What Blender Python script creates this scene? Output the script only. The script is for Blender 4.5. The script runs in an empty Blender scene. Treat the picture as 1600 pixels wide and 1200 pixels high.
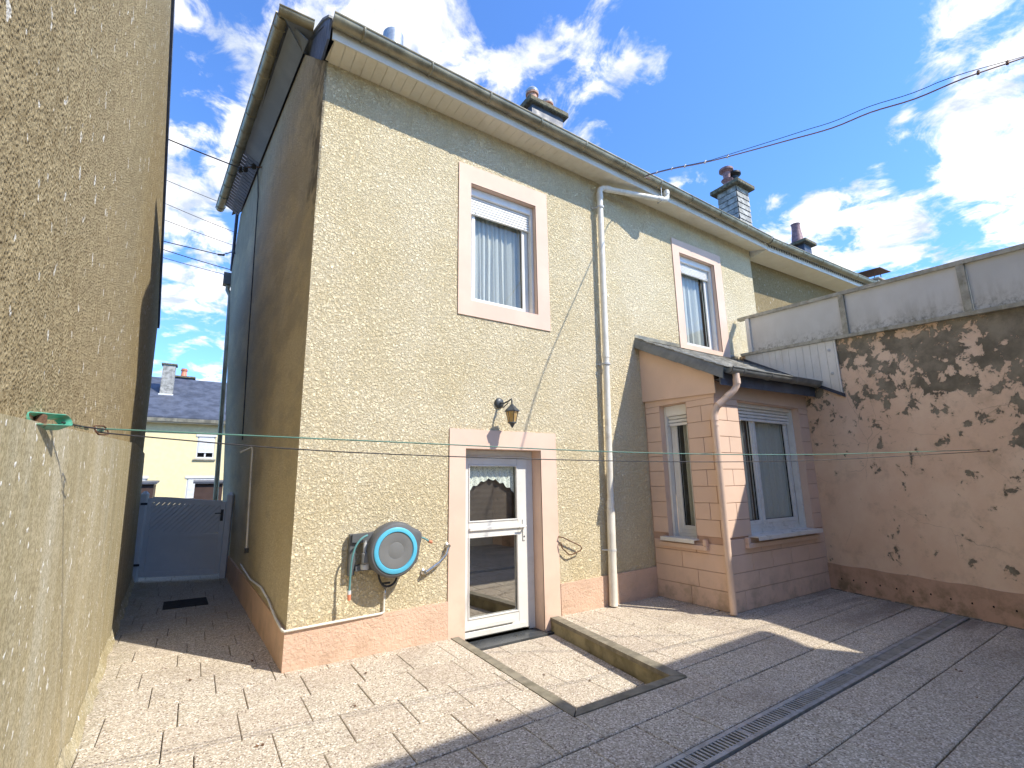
import bpy, bmesh, math, random
from math import sin, cos, pi, radians
from mathutils import Vector, Matrix
random.seed(7)
S = bpy.context.scene
COL = S.collection

# ------------------------------------------------------------------ camera
cd = bpy.data.cameras.new('camera'); cam = bpy.data.objects.new('camera', cd); COL.objects.link(cam)
cd.sensor_width = 36.0; cd.lens = 752.7 / 1600 * 36.0; cd.clip_start = 0.05; cd.clip_end = 2000
P, Y, R = radians(11.555), radians(-33.105), radians(-0.839)
fw = Vector((-sin(Y) * cos(P), cos(Y) * cos(P), sin(P))); rt = Vector((cos(Y), sin(Y), 0)); up = rt.cross(fw)
rt2 = rt * cos(R) + up * sin(R); up2 = up * cos(R) - rt * sin(R)
M = Matrix((rt2, up2, -fw)).transposed().to_4x4(); M.translation = Vector((-0.773, -4.691, 1.5))
cam.matrix_world = M
S.camera = cam
# ------------------------------------------------------------------ light and sky
SUN = Vector((0.376, -0.570, 0.731)).normalized()
sl = bpy.data.lights.new('sun', 'SUN'); sl.energy = 2.15; sl.angle = radians(0.55); sl.color = (1.0, 0.93, 0.80)
so = bpy.data.objects.new('sun', sl); COL.objects.link(so); so.location = (4, -8, 12)
so.rotation_euler = SUN.to_track_quat('Z', 'Y').to_euler()
S.view_settings.view_transform = 'Standard'; S.view_settings.look = 'None'
S.view_settings.gamma = 1.0; S.view_settings.use_curve_mapping = False; S.view_settings.exposure = 1.6

W = bpy.data.worlds.new('World'); S.world = W; W.use_nodes = True
nt = W.node_tree; N = nt.nodes; L = nt.links; N.clear()
def wn(t, **k):
    n = N.new(t)
    for a, b in k.items(): setattr(n, a, b)
    return n
def wm(op, a, b=None, c=None, clamp=False):
    n = wn('ShaderNodeMath', operation=op); n.use_clamp = clamp
    for i, v in enumerate((a, b, c)):
        if v is None: continue
        if isinstance(v, (int, float)): n.inputs[i].default_value = v
        else: L.new(v, n.inputs[i])
    return n.outputs[0]
sky = wn('ShaderNodeTexSky', sky_type='NISHITA'); sky.sun_disc = False
sky.sun_elevation = math.asin(SUN.z); sky.sun_rotation = math.atan2(SUN.x, SUN.y)
sky.air_density = 1.0; sky.dust_density = 0.3; sky.ozone_density = 1.6
tc = wn('ShaderNodeTexCoord'); D = tc.outputs['Generated']
def noise(vec, scale, detail, rough, dist=0.0):
    n = wn('ShaderNodeTexNoise'); n.inputs['Scale'].default_value = scale; n.inputs['Detail'].default_value = detail
    n.inputs['Roughness'].default_value = rough; n.inputs['Distortion'].default_value = dist; L.new(vec, n.inputs['Vector']); return n.outputs['Fac']
# project the view direction on a flat cloud deck so that clouds shrink towards the horizon
sep = wn('ShaderNodeSeparateXYZ'); L.new(D, sep.inputs[0])
zc = wm('ADD', wm('MAXIMUM', sep.outputs['Z'], 0.0), 0.22)
cmb = wn('ShaderNodeCombineXYZ'); L.new(wm('DIVIDE', sep.outputs['X'], zc), cmb.inputs[0]); L.new(wm('DIVIDE', sep.outputs['Y'], zc), cmb.inputs[1])
n1 = noise(cmb.outputs[0], 1.5, 3, 0.5, 0.3); n2 = noise(cmb.outputs[0], 7.5, 10, 0.62, 0.5); n3 = noise(cmb.outputs[0], 19., 6, 0.6, 0.3)
field = wm('ADD', wm('MULTIPLY', n1, 0.25), wm('ADD', wm('MULTIPLY', n2, 1.0), wm('MULTIPLY', n3, 0.25)))
def pixdir(px, py): return (fw * 752.7 + rt2 * (px - 800) - up2 * (py - 600)).normalized()
# cloud masses: direction, angular radius (radians), weight
BL = [((480, 40), .28, .17), ((640, 60), .17, .12), ((300, 250), .14, .20), ((300, 400), .12, .18), ((300, 590), .09, .14), ((310, 485), .08, .10),
      ((850, 50), .06, .12), ((960, 70), .09, .14), ((900, 190), .10, .15), ((1050, 105), .05, .14), ((1330, 370), .12, .18), ((1520, 370), .14, .15), ((1230, 345), .09, .14), ((1420, 300), .09, .10),
      ((1560, 210), .11, .19), ((1430, 60), .08, .14), ((1570, 30), .09, .13), ((1070, 270), .05, .14), ((800, 95), .05, .08), ((770, 140), .07, .14), ((1405, 200), .035, .12), ((1280, 255), .035, .08),
      ((1220, 130), .20, -.30), ((1050, 200), .11, -.12), ((380, 330), .06, -.14), ((310, 130), .08, -.20), ((1290, 210), .10, -.16), ((790, 10), .07, -.14), ((310, 545), .04, -.12), ((1330, 60), .07, -.14), ((1070, 20), .11, -.12), ((970, 265), .07, -.10), ((1440, 255), .05, -.10), ((1480, 130), .04, -.06)]
for (px, r, w) in BL:
    d = pixdir(*px)
    dp = wn('ShaderNodeVectorMath', operation='DOT_PRODUCT'); L.new(D, dp.inputs[0]); dp.inputs[1].default_value = d
    mr = wn('ShaderNodeMapRange', interpolation_type='SMOOTHSTEP'); L.new(dp.outputs['Value'], mr.inputs[0])
    mr.inputs[1].default_value = cos(r); mr.inputs[2].default_value = 1.0; mr.inputs[3].default_value = 0; mr.inputs[4].default_value = w
    field = wm('ADD', field, mr.outputs[0])
cr = wn('ShaderNodeMapRange', interpolation_type='SMOOTHSTEP'); L.new(field, cr.inputs[0])
cr.inputs[1].default_value = 0.80; cr.inputs[2].default_value = 1.0; cr.inputs[3].default_value = 0; cr.inputs[4].default_value = 0.96
shade = noise(cmb.outputs[0], 6.5, 9, 0.62, 0.5)
ramp = wn('ShaderNodeMapRange'); L.new(shade, ramp.inputs[0]); ramp.inputs[1].default_value = .36; ramp.inputs[2].default_value = .56
cc = wn('ShaderNodeMix', data_type='RGBA'); L.new(ramp.outputs[0], cc.inputs[0])
CW = 3.3
cc.inputs[6].default_value = (CW * .50, CW * .56, CW * .66, 1); cc.inputs[7].default_value = (CW * 1.04, CW * 1.01, CW * .97, 1)
skm = wn('ShaderNodeMix', data_type='RGBA', blend_type='MULTIPLY'); skm.inputs[0].default_value = 1.0
L.new(sky.outputs[0], skm.inputs[6]); skm.inputs[7].default_value = (.36, .55, .82, 1)
mx = wn('ShaderNodeMix', data_type='RGBA'); L.new(cr.outputs[0], mx.inputs[0]); L.new(skm.outputs[2], mx.inputs[6]); L.new(cc.outputs[2], mx.inputs[7])
bg = wn('ShaderNodeBackground'); bg.inputs['Strength'].default_value = 0.15; L.new(mx.outputs[2], bg.inputs['Color'])
wo = wn('ShaderNodeOutputWorld'); L.new(bg.outputs[0], wo.inputs[0])

# ------------------------------------------------------------------ materials
class MT:
    def __init__(s, name):
        s.m = bpy.data.materials.new(name); s.m.use_nodes = True; s.t = s.m.node_tree
        s.b = s.t.nodes['Principled BSDF']; s.g = s.t.nodes.new('ShaderNodeNewGeometry'); s.pos = s.g.outputs['Position']
    def n(s, t, **k):
        x = s.t.nodes.new(t)
        for a, b in k.items(): setattr(x, a, b)
        return x
    def l(s, a, b): s.t.links.new(a, b)
    def sc(s, v):
        x = s.n('ShaderNodeVectorMath', operation='MULTIPLY'); s.l(s.pos, x.inputs[0]); x.inputs[1].default_value = v; return x.outputs[0]
    def noise(s, scale, detail=4, rough=.55, dist=0, vec=None):
        x = s.n('ShaderNodeTexNoise'); s.l(vec or s.pos, x.inputs['Vector'])
        for a, b in (('Scale', scale), ('Detail', detail), ('Roughness', rough), ('Distortion', dist)): x.inputs[a].default_value = b
        return x.outputs['Fac']
    def vor(s, scale, feature='F1', vec=None, out='Distance', smooth=None):
        x = s.n('ShaderNodeTexVoronoi', feature=feature); s.l(vec or s.pos, x.inputs['Vector']); x.inputs['Scale'].default_value = scale
        return x.outputs[out]
    def ma(s, op, a, b=None, c=None, clamp=False):
        x = s.n('ShaderNodeMath', operation=op); x.use_clamp = clamp
        for i, v in enumerate((a, b, c)):
            if v is None: continue
            if isinstance(v, (int, float)): x.inputs[i].default_value = v
            else: s.l(v, x.inputs[i])
        return x.outputs[0]
    def mr(s, v, a, b, c=0., d=1., sm=True):
        x = s.n('ShaderNodeMapRange', interpolation_type='SMOOTHSTEP' if sm else 'LINEAR'); s.l(v, x.inputs[0])
        for i, q in enumerate((a, b, c, d)): x.inputs[i + 1].default_value = q
        return x.outputs[0]
    def mix(s, f, a, b, mode='MIX'):
        x = s.n('ShaderNodeMix', data_type='RGBA', blend_type=mode)
        for i, v in ((0, f), (6, a), (7, b)):
            if isinstance(v, (int, float)): x.inputs[i].default_value = v
            elif isinstance(v, tuple): x.inputs[i].default_value = (*v, 1) if len(v) == 3 else v
            else: s.l(v, x.inputs[i])
        return x.outputs[2]
    def z(s, ax='Z'):
        x = s.n('ShaderNodeSeparateXYZ'); s.l(s.pos, x.inputs[0]); return x.outputs[ax]
    def bump(s, h, strength=.5, dist=.01, prev=None):
        x = s.n('ShaderNodeBump'); x.inputs['Strength'].default_value = strength; x.inputs['Distance'].default_value = dist; s.l(h, x.inputs['Height'])
        if prev: s.l(prev, x.inputs['Normal'])
        return x.outputs[0]
    def fin(s, col=None, rough=.8, normal=None, metal=0, spec=.3, **k):
        b = s.b
        for key, v in (('Base Color', col), ('Roughness', rough), ('Metallic', metal), ('Specular IOR Level', spec), ('Normal', normal)):
            if v is None: continue
            if isinstance(v, (int, float)): b.inputs[key].default_value = v
            elif isinstance(v, tuple): b.inputs[key].default_value = (*v, 1)
            else: s.l(v, b.inputs[key])
        return s.m

def plain(name, col, rough=.5, metal=0, var=.12, vs=6., bump=.0, bs=60., spec=.4, dirt=None):
    t = MT(name); n = t.noise(vs, 5, .6)
    lo = tuple(c * (1 - var) for c in col); hi = tuple(min(1, c * (1 + var)) for c in col)
    c = t.mix(t.mr(n, .35, .65), lo, hi)
    if dirt: c = t.mix(t.ma('MULTIPLY', t.mr(t.noise(dirt[1], 7, .7), .48, .72), dirt[2]), c, dirt[0])
    nm = t.bump(t.noise(bs, 4, .6), bump, .004) if bump else None
    r = t.mr(t.noise(vs * 2.3, 4, .6), .3, .7, max(0, rough - .08), min(1, rough + .1))
    return t.fin(c, r, nm, metal, spec)

def stucco():
    t = MT('cream_worm_render')
    dist = t.n('ShaderNodeTexNoise'); t.l(t.pos, dist.inputs['Vector']); dist.inputs['Scale'].default_value = 26; dist.inputs['Detail'].default_value = 3
    dv = t.n('ShaderNodeVectorMath', operation='MULTIPLY_ADD'); t.l(dist.outputs['Color'], dv.inputs[0]); dv.inputs[1].default_value = (.05, .05, .05); t.l(t.pos, dv.inputs[2])
    v = t.vor(36, 'SMOOTH_F1', dv.outputs[0]); worm = t.mr(v, .12, .62, 1, 0)
    nz = t.noise(52, 5, .62, .6, dv.outputs[0]); w2 = t.mr(nz, .40, .60)
    h = t.ma('ADD', t.ma('MULTIPLY', worm, .5), t.ma('MULTIPLY', w2, .9))
    fine = t.noise(300, 3, .6)
    h = t.ma('ADD', h, t.ma('MULTIPLY', fine, .15))
    base = t.mix(t.mr(t.noise(1.2, 5, .6), .35, .65), (.83, .71, .465), (.89, .78, .55))
    base = t.mix(t.mr(w2, .5, 0, 0, .34), base, (.46, .35, .19))       # darker brown in the texture's own valleys
    # dark run-off streaks on the gable side, near the corner below the eave
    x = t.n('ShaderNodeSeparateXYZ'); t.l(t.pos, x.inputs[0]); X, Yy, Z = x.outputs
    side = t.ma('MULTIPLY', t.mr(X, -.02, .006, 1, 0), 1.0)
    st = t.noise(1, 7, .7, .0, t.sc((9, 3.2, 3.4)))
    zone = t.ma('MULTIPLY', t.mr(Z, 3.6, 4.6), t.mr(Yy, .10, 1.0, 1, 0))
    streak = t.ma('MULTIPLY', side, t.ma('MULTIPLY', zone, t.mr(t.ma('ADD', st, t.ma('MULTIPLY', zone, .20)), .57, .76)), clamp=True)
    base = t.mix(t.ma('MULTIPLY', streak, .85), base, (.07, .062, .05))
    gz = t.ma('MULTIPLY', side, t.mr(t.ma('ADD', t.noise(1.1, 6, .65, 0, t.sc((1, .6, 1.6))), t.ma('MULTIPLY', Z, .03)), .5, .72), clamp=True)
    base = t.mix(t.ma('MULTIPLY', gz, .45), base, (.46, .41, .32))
    # patchy brown tone, stronger up towards the front eave
    ue = t.ma('MULTIPLY', t.mr(Z, 5.35, 5.95), t.mr(t.noise(5, 6, .7, 0, t.sc((2, 2, .6))), .42, .7))
    base = t.mix(t.ma('MULTIPLY', ue, .3), base, (.30, .26, .17))
    # splash dirt
    sp = t.ma('MULTIPLY', t.mr(Z, .9, .3), t.mr(t.noise(3.5, 6, .65), .45, .75))
    base = t.mix(t.ma('MULTIPLY', sp, .3), base, (.36, .27, .12))
    return t.fin(base, .92, t.bump(h, 1.0, .013), spec=.15)

def pebble(name, base, dark, white, scale=70, streaky=False):
    t = MT(name)
    v = t.vor(scale, 'F1', out='Color'); vd = t.vor(scale, 'F1')
    sepc = t.n('ShaderNodeSeparateColor'); t.l(v, sepc.inputs[0]); rnd = sepc.outputs[0]
    n = t.noise(scale * .35, 6, .7)
    c = t.mix(t.mr(n, .3, .7), dark, base)
    big = t.noise(1.1, 4, .6)
    c = t.mix(t.ma('MULTIPLY', t.mr(big, .4, .7), .35), c, tuple(x * .62 for x in base))
    if streaky:
        st = t.noise(1, 7, .65, .15, t.sc((6, 4, .55))); c = t.mix(t.ma('MULTIPLY', t.mr(st, .40, .70), .85), c, (.64, .59, .44)); gr = t.noise(70, 6, .75); c = t.mix(t.mr(gr, .38, .60, .55, 0), c, (.15, .12, .06))
        st2 = t.noise(1, 7, .65, .15, t.sc((3, 3, .5))); c = t.mix(t.ma('MULTIPLY', t.mr(st2, .5, .75), .45), c, (.17, .15, .065))
        sp = t.noise(1, 3, .5, .2, t.sc((40, 22, 20))); c = t.mix(t.mr(sp, .66, .685), c, white)
        h = t.ma('ADD', t.ma('MULTIPLY', t.noise(60, 6, .7), .6), t.mr(sp, .66, .72, 0, .6)); nm = t.bump(h, .5, .006)
    else:
        sp = t.noise(1, 2, .5, .3, t.sc((24, 15, 11))); c = t.mix(t.mr(sp, .675, .70), c, white)
        pits = t.vor(scale * .55, 'F1'); c = t.mix(t.mr(pits, .16, .05, 0, .75), c, (.10, .075, .04))
        dv = t.noise(scale * 1.2, 5, .7)
        h = t.ma('ADD', t.ma('MULTIPLY', t.mr(vd, .05, .55, 1, 0), .7), t.ma('MULTIPLY', dv, 1.0)); nm = t.bump(h, 1.0, .014)
    return t.fin(c, .93, nm, spec=.12)

def pinkpaint(name, col, rough=.7, bump=.25, bs=18, stain=.25, dist=.004):
    t = MT(name); n = t.noise(1.7, 6, .6)
    c = t.mix(t.mr(n, .35, .68), tuple(x * .94 for x in col), tuple(min(1, x * 1.04) for x in col))
    st = t.mr(t.noise(2.6, 8, .7), .52, .75); Z = t.z()
    low = t.ma('MULTIPLY', t.mr(Z, .55, .0), t.mr(t.noise(5, 7, .7), .42, .68))
    c = t.mix(t.ma('MULTIPLY', st, stain * .5), c, tuple(x * y for x, y in zip(col, (.72, .66, .55))))
    c = t.mix(t.ma('MULTIPLY', low, stain * 1.6), c, (.22, .17, .10))
    h = t.ma('ADD', t.noise(bs, 5, .6, .4), t.ma('MULTIPLY', t.noise(bs * 6, 3, .6), .35))
    return t.fin(c, rough, t.bump(h, bump, dist), spec=.2)

def peeling():
    t = MT('peeling_pink_paint'); x = t.n('ShaderNodeSeparateXYZ'); t.l(t.pos, x.inputs[0]); X, Yy, Z = x.outputs
    f = t.noise(4.6, 12, .66, .25); f2 = t.noise(.8, 3, .5)
    hz = t.mr(Z, 1.0, 3.2, 0, .08, False)
    top = t.ma('ADD', t.mr(Z, 2.05, 2.75, 0, .046), t.mr(Z, 1.2, 2.2, 0, .044))
    near = t.mr(Yy, -1.6, -3.6, -.01, .035, False)
    s = t.ma('ADD', t.ma('ADD', f, hz), t.ma('ADD', t.ma('ADD', top, near), t.ma('MULTIPLY', t.ma('SUBTRACT', f2, .5), .22)))
    fl = t.noise(8.5, 6, .62, .5); s = t.ma('MAXIMUM', s, t.ma('ADD', t.ma('MULTIPLY', t.ma('SUBTRACT', fl, .5), .85), t.ma('ADD', t.ma('MULTIPLY', hz, 1.2), .452)))
    mask = t.mr(s, .640, .648)
    pink = t.mix(t.mr(t.noise(1.3, 6, .65), .35, .65), (.77, .55, .395), (.84, .64, .475))
    pink = t.mix(t.ma('MULTIPLY', t.mr(t.noise(3.2, 8, .7), .5, .7), .35), pink, (.42, .29, .19))
    pink = t.mix(t.mr(s, .58, .640, 0, .28), pink, (.40, .29, .18))
    pink = t.mix(t.ma('MULTIPLY', t.mr(Z, 3.0, 3.3), .3), pink, (.50, .31, .15))
    crk = t.vor(1.15, 'DISTANCE_TO_EDGE', t_dist(t, 1.6, .35)); cm = t.ma('MULTIPLY', t.mr(crk, .004, .001), t.mr(t.noise(1.9, 3), .45, .6))
    pink = t.mix(t.ma('MULTIPLY', cm, .35), pink, (.16, .10, .06))
    pl = t.mix(t.mr(t.noise(4, 8, .7), .35, .65), (.18, .155, .115), (.32, .28, .21))
    pl = t.mix(t.mr(t.noise(1.2, 5, .6), .55, .75), pl, (.15, .13, .095))
    c = t.mix(mask, pink, pl)
    h = t.ma('ADD', t.ma('MULTIPLY', mask, -1.0), t.ma('MULTIPLY', t.noise(26, 6, .65), .35))
    return t.fin(c, t.mr(mask, 0, 1, .62, .95), t.bump(h, .9, .008), spec=.2)
def t_dist(t, scale, amt):
    d = t.n('ShaderNodeTexNoise'); t.l(t.pos, d.inputs['Vector']); d.inputs['Scale'].default_value = scale; d.inputs['Detail'].default_value = 6
    v = t.n('ShaderNodeVectorMath', operation='MULTIPLY_ADD'); t.l(d.outputs['Color'], v.inputs[0]); v.inputs[1].default_value = (amt,) * 3; t.l(t.pos, v.inputs[2]); return v.outputs[0]

def paving():
    t = MT('washed_gravel_paving'); oi = t.n('ShaderNodeObjectInfo'); r = oi.outputs['Random']
    v = t.vor(115, 'F1', out='Color'); s = t.n('ShaderNodeSeparateColor'); t.l(v, s.inputs[0])
    c = t.mix(s.outputs[0], (.345, .295, .225), (.655, .58, .46))
    c = t.mix(t.mr(s.outputs[1], .9, .93), c, (.20, .15, .12))
    c = t.mix(t.mr(s.outputs[2], .84, .88), c, (.84, .76, .66))
    c = t.mix(t.mr(r, 0, 1, 0, .20, False), c, (.40, .30, .24))
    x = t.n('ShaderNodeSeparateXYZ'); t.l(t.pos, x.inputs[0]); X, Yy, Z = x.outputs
    dm = t.mr(t.noise(1.4, 8, .68), .46, .72); c = t.mix(t.ma('MULTIPLY', dm, .38), c, (.25, .20, .16))
    right_dark = t.ma('MULTIPLY', t.mr(X, 3.6, 6.4), t.mr(t.noise(1, 7, .65, .2, t.sc((.5, 3.2, 1))), .40, .62)); c = t.mix(t.ma('MULTIPLY', right_dark, .6), c, (.18, .145, .115))  # streaky darker tone, growing towards the right end of the paving
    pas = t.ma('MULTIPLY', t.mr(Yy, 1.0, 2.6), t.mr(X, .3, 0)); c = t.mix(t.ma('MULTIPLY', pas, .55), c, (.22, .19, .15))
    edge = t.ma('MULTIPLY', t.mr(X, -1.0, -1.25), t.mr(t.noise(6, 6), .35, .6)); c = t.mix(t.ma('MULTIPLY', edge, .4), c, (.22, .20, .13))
    h = t.ma('ADD', t.mr(t.vor(115), .0, .6, 1, 0), t.noise(260, 3))
    return t.fin(c, .9, t.bump(h, .7, .004), spec=.2)

def zinc():
    t = MT('weathered_zinc'); n = t.noise(3, 7, .65, .2); x = t.noise(1, 5, .6, 0, t.sc((7, 7, 2)))
    c = t.mix(t.mr(n, .35, .65), (.22, .195, .135), (.38, .34, .24)); c = t.mix(t.ma('MULTIPLY', t.mr(x, .5, .7), .5), c, (.15, .135, .09))
    return t.fin(c, t.mr(n, .3, .7, .34, .55), t.bump(t.noise(9, 4), .25, .004), metal=.55, spec=.5)

def glass(name, tint=(.9, .95, .95), refl=1.0):
    t = MT(name); nt_ = t.t; nt_.nodes.remove(t.b)
    tr = t.n('ShaderNodeBsdfTransparent'); tr.inputs[0].default_value = (*tint, 1)
    gl = t.n('ShaderNodeBsdfGlossy'); gl.inputs['Roughness'].default_value = .01; gl.inputs['Color'].default_value = (.96, .97, .95, 1)
    nm = t.bump(t.noise(1.6, 2), .12, .01); t.l(nm, gl.inputs['Normal'])
    dt = t.n('ShaderNodeVectorMath', operation='DOT_PRODUCT'); t.l(t.g.outputs['Incoming'], dt.inputs[0]); t.l(t.g.outputs['Normal'], dt.inputs[1])
    c1 = t.ma('SUBTRACT', 1.0, t.ma('ABSOLUTE', dt.outputs['Value']), clamp=True)
    f = t.ma('MULTIPLY', t.ma('ADD', .07, t.ma('MULTIPLY', t.ma('POWER', c1, 5.0), .93)), refl, clamp=True)
    m = t.n('ShaderNodeMixShader'); t.l(f, m.inputs[0]); t.l(tr.outputs[0], m.inputs[1]); t.l(gl.outputs[0], m.inputs[2])
    t.l(m.outputs[0], t.t.nodes['Material Output'].inputs['Surface']); return t.m

def cloth(name, col, alpha=.12, trans=.4):
    t = MT(name); nt_ = t.t
    w = t.noise(1, 3, .5, 0, t.sc((160, 160, 30)))
    c = t.mix(t.mr(w, .3, .7), tuple(x * .9 for x in col), col)
    df = t.n('ShaderNodeBsdfDiffuse'); t.l(c, df.inputs[0]); tl = t.n('ShaderNodeBsdfTranslucent'); t.l(c, tl.inputs[0]); tp = t.n('ShaderNodeBsdfTransparent')
    a = t.n('ShaderNodeMixShader'); a.inputs[0].default_value = trans; t.l(df.outputs[0], a.inputs[1]); t.l(tl.outputs[0], a.inputs[2])
    b = t.n('ShaderNodeMixShader'); b.inputs[0].default_value = alpha; t.l(a.outputs[0], b.inputs[1]); t.l(tp.outputs[0], b.inputs[2])
    t.l(b.outputs[0], nt_.nodes['Material Output'].inputs['Surface']); return t.m

def lace():
    t = MT('lace'); v = t.vor(75, 'DISTANCE_TO_EDGE'); n = t.noise(38, 3, .6, 1.5)
    hole = t.ma('MULTIPLY', t.mr(v, .16, .24), t.mr(n, .42, .52))
    df = t.n('ShaderNodeBsdfDiffuse'); df.inputs[0].default_value = (.80, .79, .70, 1); tp = t.n('ShaderNodeBsdfTransparent')
    b = t.n('ShaderNodeMixShader'); t.l(t.ma('MULTIPLY', hole, .75), b.inputs[0]); t.l(df.outputs[0], b.inputs[1]); t.l(tp.outputs[0], b.inputs[2])
    t.l(b.outputs[0], t.t.nodes['Material Output'].inputs['Surface']); return t.m

def panelmat():
    t = MT('grimy_white_panel'); x = t.n('ShaderNodeSeparateXYZ'); t.l(t.pos, x.inputs[0]); X, Yy, Z = x.outputs
    zr = t.ma('SUBTRACT', Z, t.ma('ADD', t.ma('MULTIPLY', Yy, .115), 3.6))      # height above the wall top
    n = t.noise(1, 8, .7, .1, t.sc((5, 5, 1.2))); m = t.noise(16, 7, .75)
    g = t.ma('MULTIPLY', t.mr(zr, .50, .02), t.mr(n, .40, .62)); g2 = t.ma('MULTIPLY', t.mr(zr, .25, .02), t.mr(m, .45, .62))
    near = t.mr(Yy, -1.2, -3.2, .35, 1)
    c = t.mix(t.mr(t.noise(2, 5), .3, .7), (.56, .55, .51), (.64, .63, .59))
    c = t.mix(t.ma('MULTIPLY', g, t.ma('MULTIPLY', near, .6)), c, (.27, .25, .20)); c = t.mix(t.ma('MULTIPLY', g2, .75), c, (.12, .11, .075))
    return t.fin(c, .5, spec=.3)

MTL = {}
MTL['stucco'] = stucco()
MTL['pebble'] = pebble('ochre_pebbledash', (.56, .455, .265), (.29, .22, .115), (.80, .76, .66), 62)
MTL['streaky'] = pebble('streaky_old_plaster', (.62, .54, .35), (.46, .39, .23), (.86, .84, .76), 60, True)
MTL['nbr_stucco'] = pebble('brown_pebbledash', (.36, .285, .16), (.25, .19, .10), (.5, .45, .36), 60)
MTL['pink'] = pinkpaint('pale_pink_paint', (.74, .54, .425), bump=.12, stain=.15)
MTL['plinth'] = pinkpaint('pink_plinth_render', (.72, .50, .37), bump=1.0, bs=34, stain=.16, dist=.016)
MTL['block'] = pinkpaint('pink_painted_block', (.74, .54, .42), bump=.3, bs=30, stain=.3)
MTL['groove'] = pinkpaint('pink_mortar_joint', (.50, .33, .25), bump=.2)
MTL['peel'] = peeling()
MTL['band'] = pinkpaint('dark_pink_wall_foot', (.60, .39, .28), bump=.4, bs=14, stain=.55)
MTL['paving'] = paving()
MTL['joint'] = plain('dark_sandy_joint', (.075, .062, .046), .95, bump=.4)
MTL['curb'] = plain('grey_curb_stone', (.225, .20, .15), .85, var=.2, vs=9, bump=.5, bs=90, dirt=((.10, .095, .055), 5, .6))
MTL['mossy'] = plain('mossy_pit_wall', (.27, .235, .14), .9, var=.25, vs=4, bump=.5, bs=50, dirt=((.085, .08, .04), 3, .8))
MTL['slate_step'] = plain('dark_polished_stone', (.055, .06, .065), .3, var=.2, vs=5)
MTL['zinc'] = zinc()
MTL['galv'] = plain('galvanised_grate', (.42, .44, .45), .45, .5, var=.15, vs=12, dirt=((.15, .15, .14), 7, .5))
MTL['dark'] = plain('dark_void', (.015, .014, .013), .9)
MTL['pvc'] = plain('white_pvc', (.72, .71, .67), .32, var=.04, vs=3, dirt=((.50, .46, .36), 4, .25))
MTL['pvc2'] = plain('cream_pvc_boards', (.78, .735, .62), .45, var=.05, vs=2, dirt=((.55, .48, .34), 3, .3))
MTL['shutter'] = plain('white_shutter', (.80, .80, .78), .4, var=.04)
MTL['pipe_white'] = plain('white_painted_pipe', (.76, .73, .65), .4, var=.08, vs=3, dirt=((.36, .30, .20), 7, .45))
MTL['pipe_pink'] = plain('pink_painted_pipe', (.74, .55, .43), .45, var=.08, vs=3, dirt=((.45, .30, .20), 6, .3))
MTL['slate'] = plain('slate', (.075, .085, .11), .5, var=.3, vs=2.5, bump=.3, bs=25)
MTL['slate_blue'] = plain('blue_slate_cladding', (.10, .125, .20), .42, var=.2, vs=5)
MTL['slate_old'] = plain('weathered_grey_slate', (.33, .32, .285), .65, var=.35, vs=7, bump=.4, bs=30, dirt=((.10, .10, .06), 6, .6))
MTL['slate_edge'] = plain('slate_edge_tile', (.17, .175, .165), .5, var=.2, vs=6, dirt=((.2, .2, .17), 5, .5))
MTL['flash'] = plain('grey_sheet_fascia', (.22, .25, .30), .5, .1, var=.1, vs=2)
MTL['metal_blk'] = plain('dark_grey_painted_metal', (.06, .066, .07), .45, .3, var=.2, vs=14)
MTL['black'] = plain('black_rubber', (.02, .02, .022), .5)
MTL['amber'] = None
MTL['reel'] = plain('anthracite_plastic', (.105, .11, .115), .5, var=.06, bump=.15, bs=200)
MTL['reel_disc'] = plain('grey_plastic_disc', (.165, .168, .165), .6, var=.05, bump=.1, bs=200)
MTL['reel_blue'] = plain('light_blue_ring', (.10, .46, .66), .42, var=.04)
MTL['hose'] = plain('turquoise_hose', (.11, .27, .28), .45, var=.1)
MTL['orange'] = plain('orange_coupling', (.62, .22, .12), .5)
MTL['lgrey'] = plain('light_grey_plastic', (.55, .56, .56), .45)
MTL['chrome'] = plain('worn_chrome', (.62, .60, .56), .22, .9, var=.15, vs=30, dirt=((.25, .2, .15), 20, .4))
MTL['green'] = plain('flaking_green_paint', (.10, .42, .30), .45, var=.15, vs=30, dirt=((.50, .24, .12), 24, .7))
MTL['rust'] = plain('rusty_steel', (.16, .085, .05), .8, .3, var=.4, vs=60, bump=.4, bs=200)
MTL['wire_green'] = plain('green_coated_wire', (.10, .22, .17), .45)
MTL['wire_dark'] = plain('dark_wire', (.035, .033, .035), .6)
MTL['wire_red'] = plain('brown_pink_cable', (.26, .16, .155), .6)
MTL['gate'] = plain('grey_white_painted_gate', (.62, .63, .65), .4, var=.04, dirt=((.4, .4, .36), 3, .2))
MTL['yellow'] = plain('pale_yellow_render', (.86, .72, .40), .9, var=.05, bump=.4, bs=50)
MTL['brown'] = plain('dark_brown_wood', (.06, .035, .028), .6)
MTL['asphalt'] = plain('asphalt', (.055, .055, .056), .9, bump=.5, bs=120)
MTL['earth'] = plain('ground_soil', (.16, .15, .10), .95, var=.3, vs=.2)
MTL['terracotta'] = plain('terracotta_pot', (.48, .27, .19), .8, var=.25, vs=12, bump=.3)
MTL['terracotta2'] = plain('dull_purple_clay_pot', (.26, .15, .15), .6, var=.25, vs=12)
MTL['moss_slab'] = plain('mossy_chimney_slab', (.14, .125, .085), .95, var=.4, vs=16, bump=.9, bs=40, dirt=((.30, .24, .10), 14, .7))
MTL['brick'] = plain('buff_brick', (.48, .40, .28), .9, var=.2, vs=12, bump=.5)
MTL['backwall'] = plain('sage_green_wall', (.52, .64, .52), .85, var=.08, vs=2, bump=.3)
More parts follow.
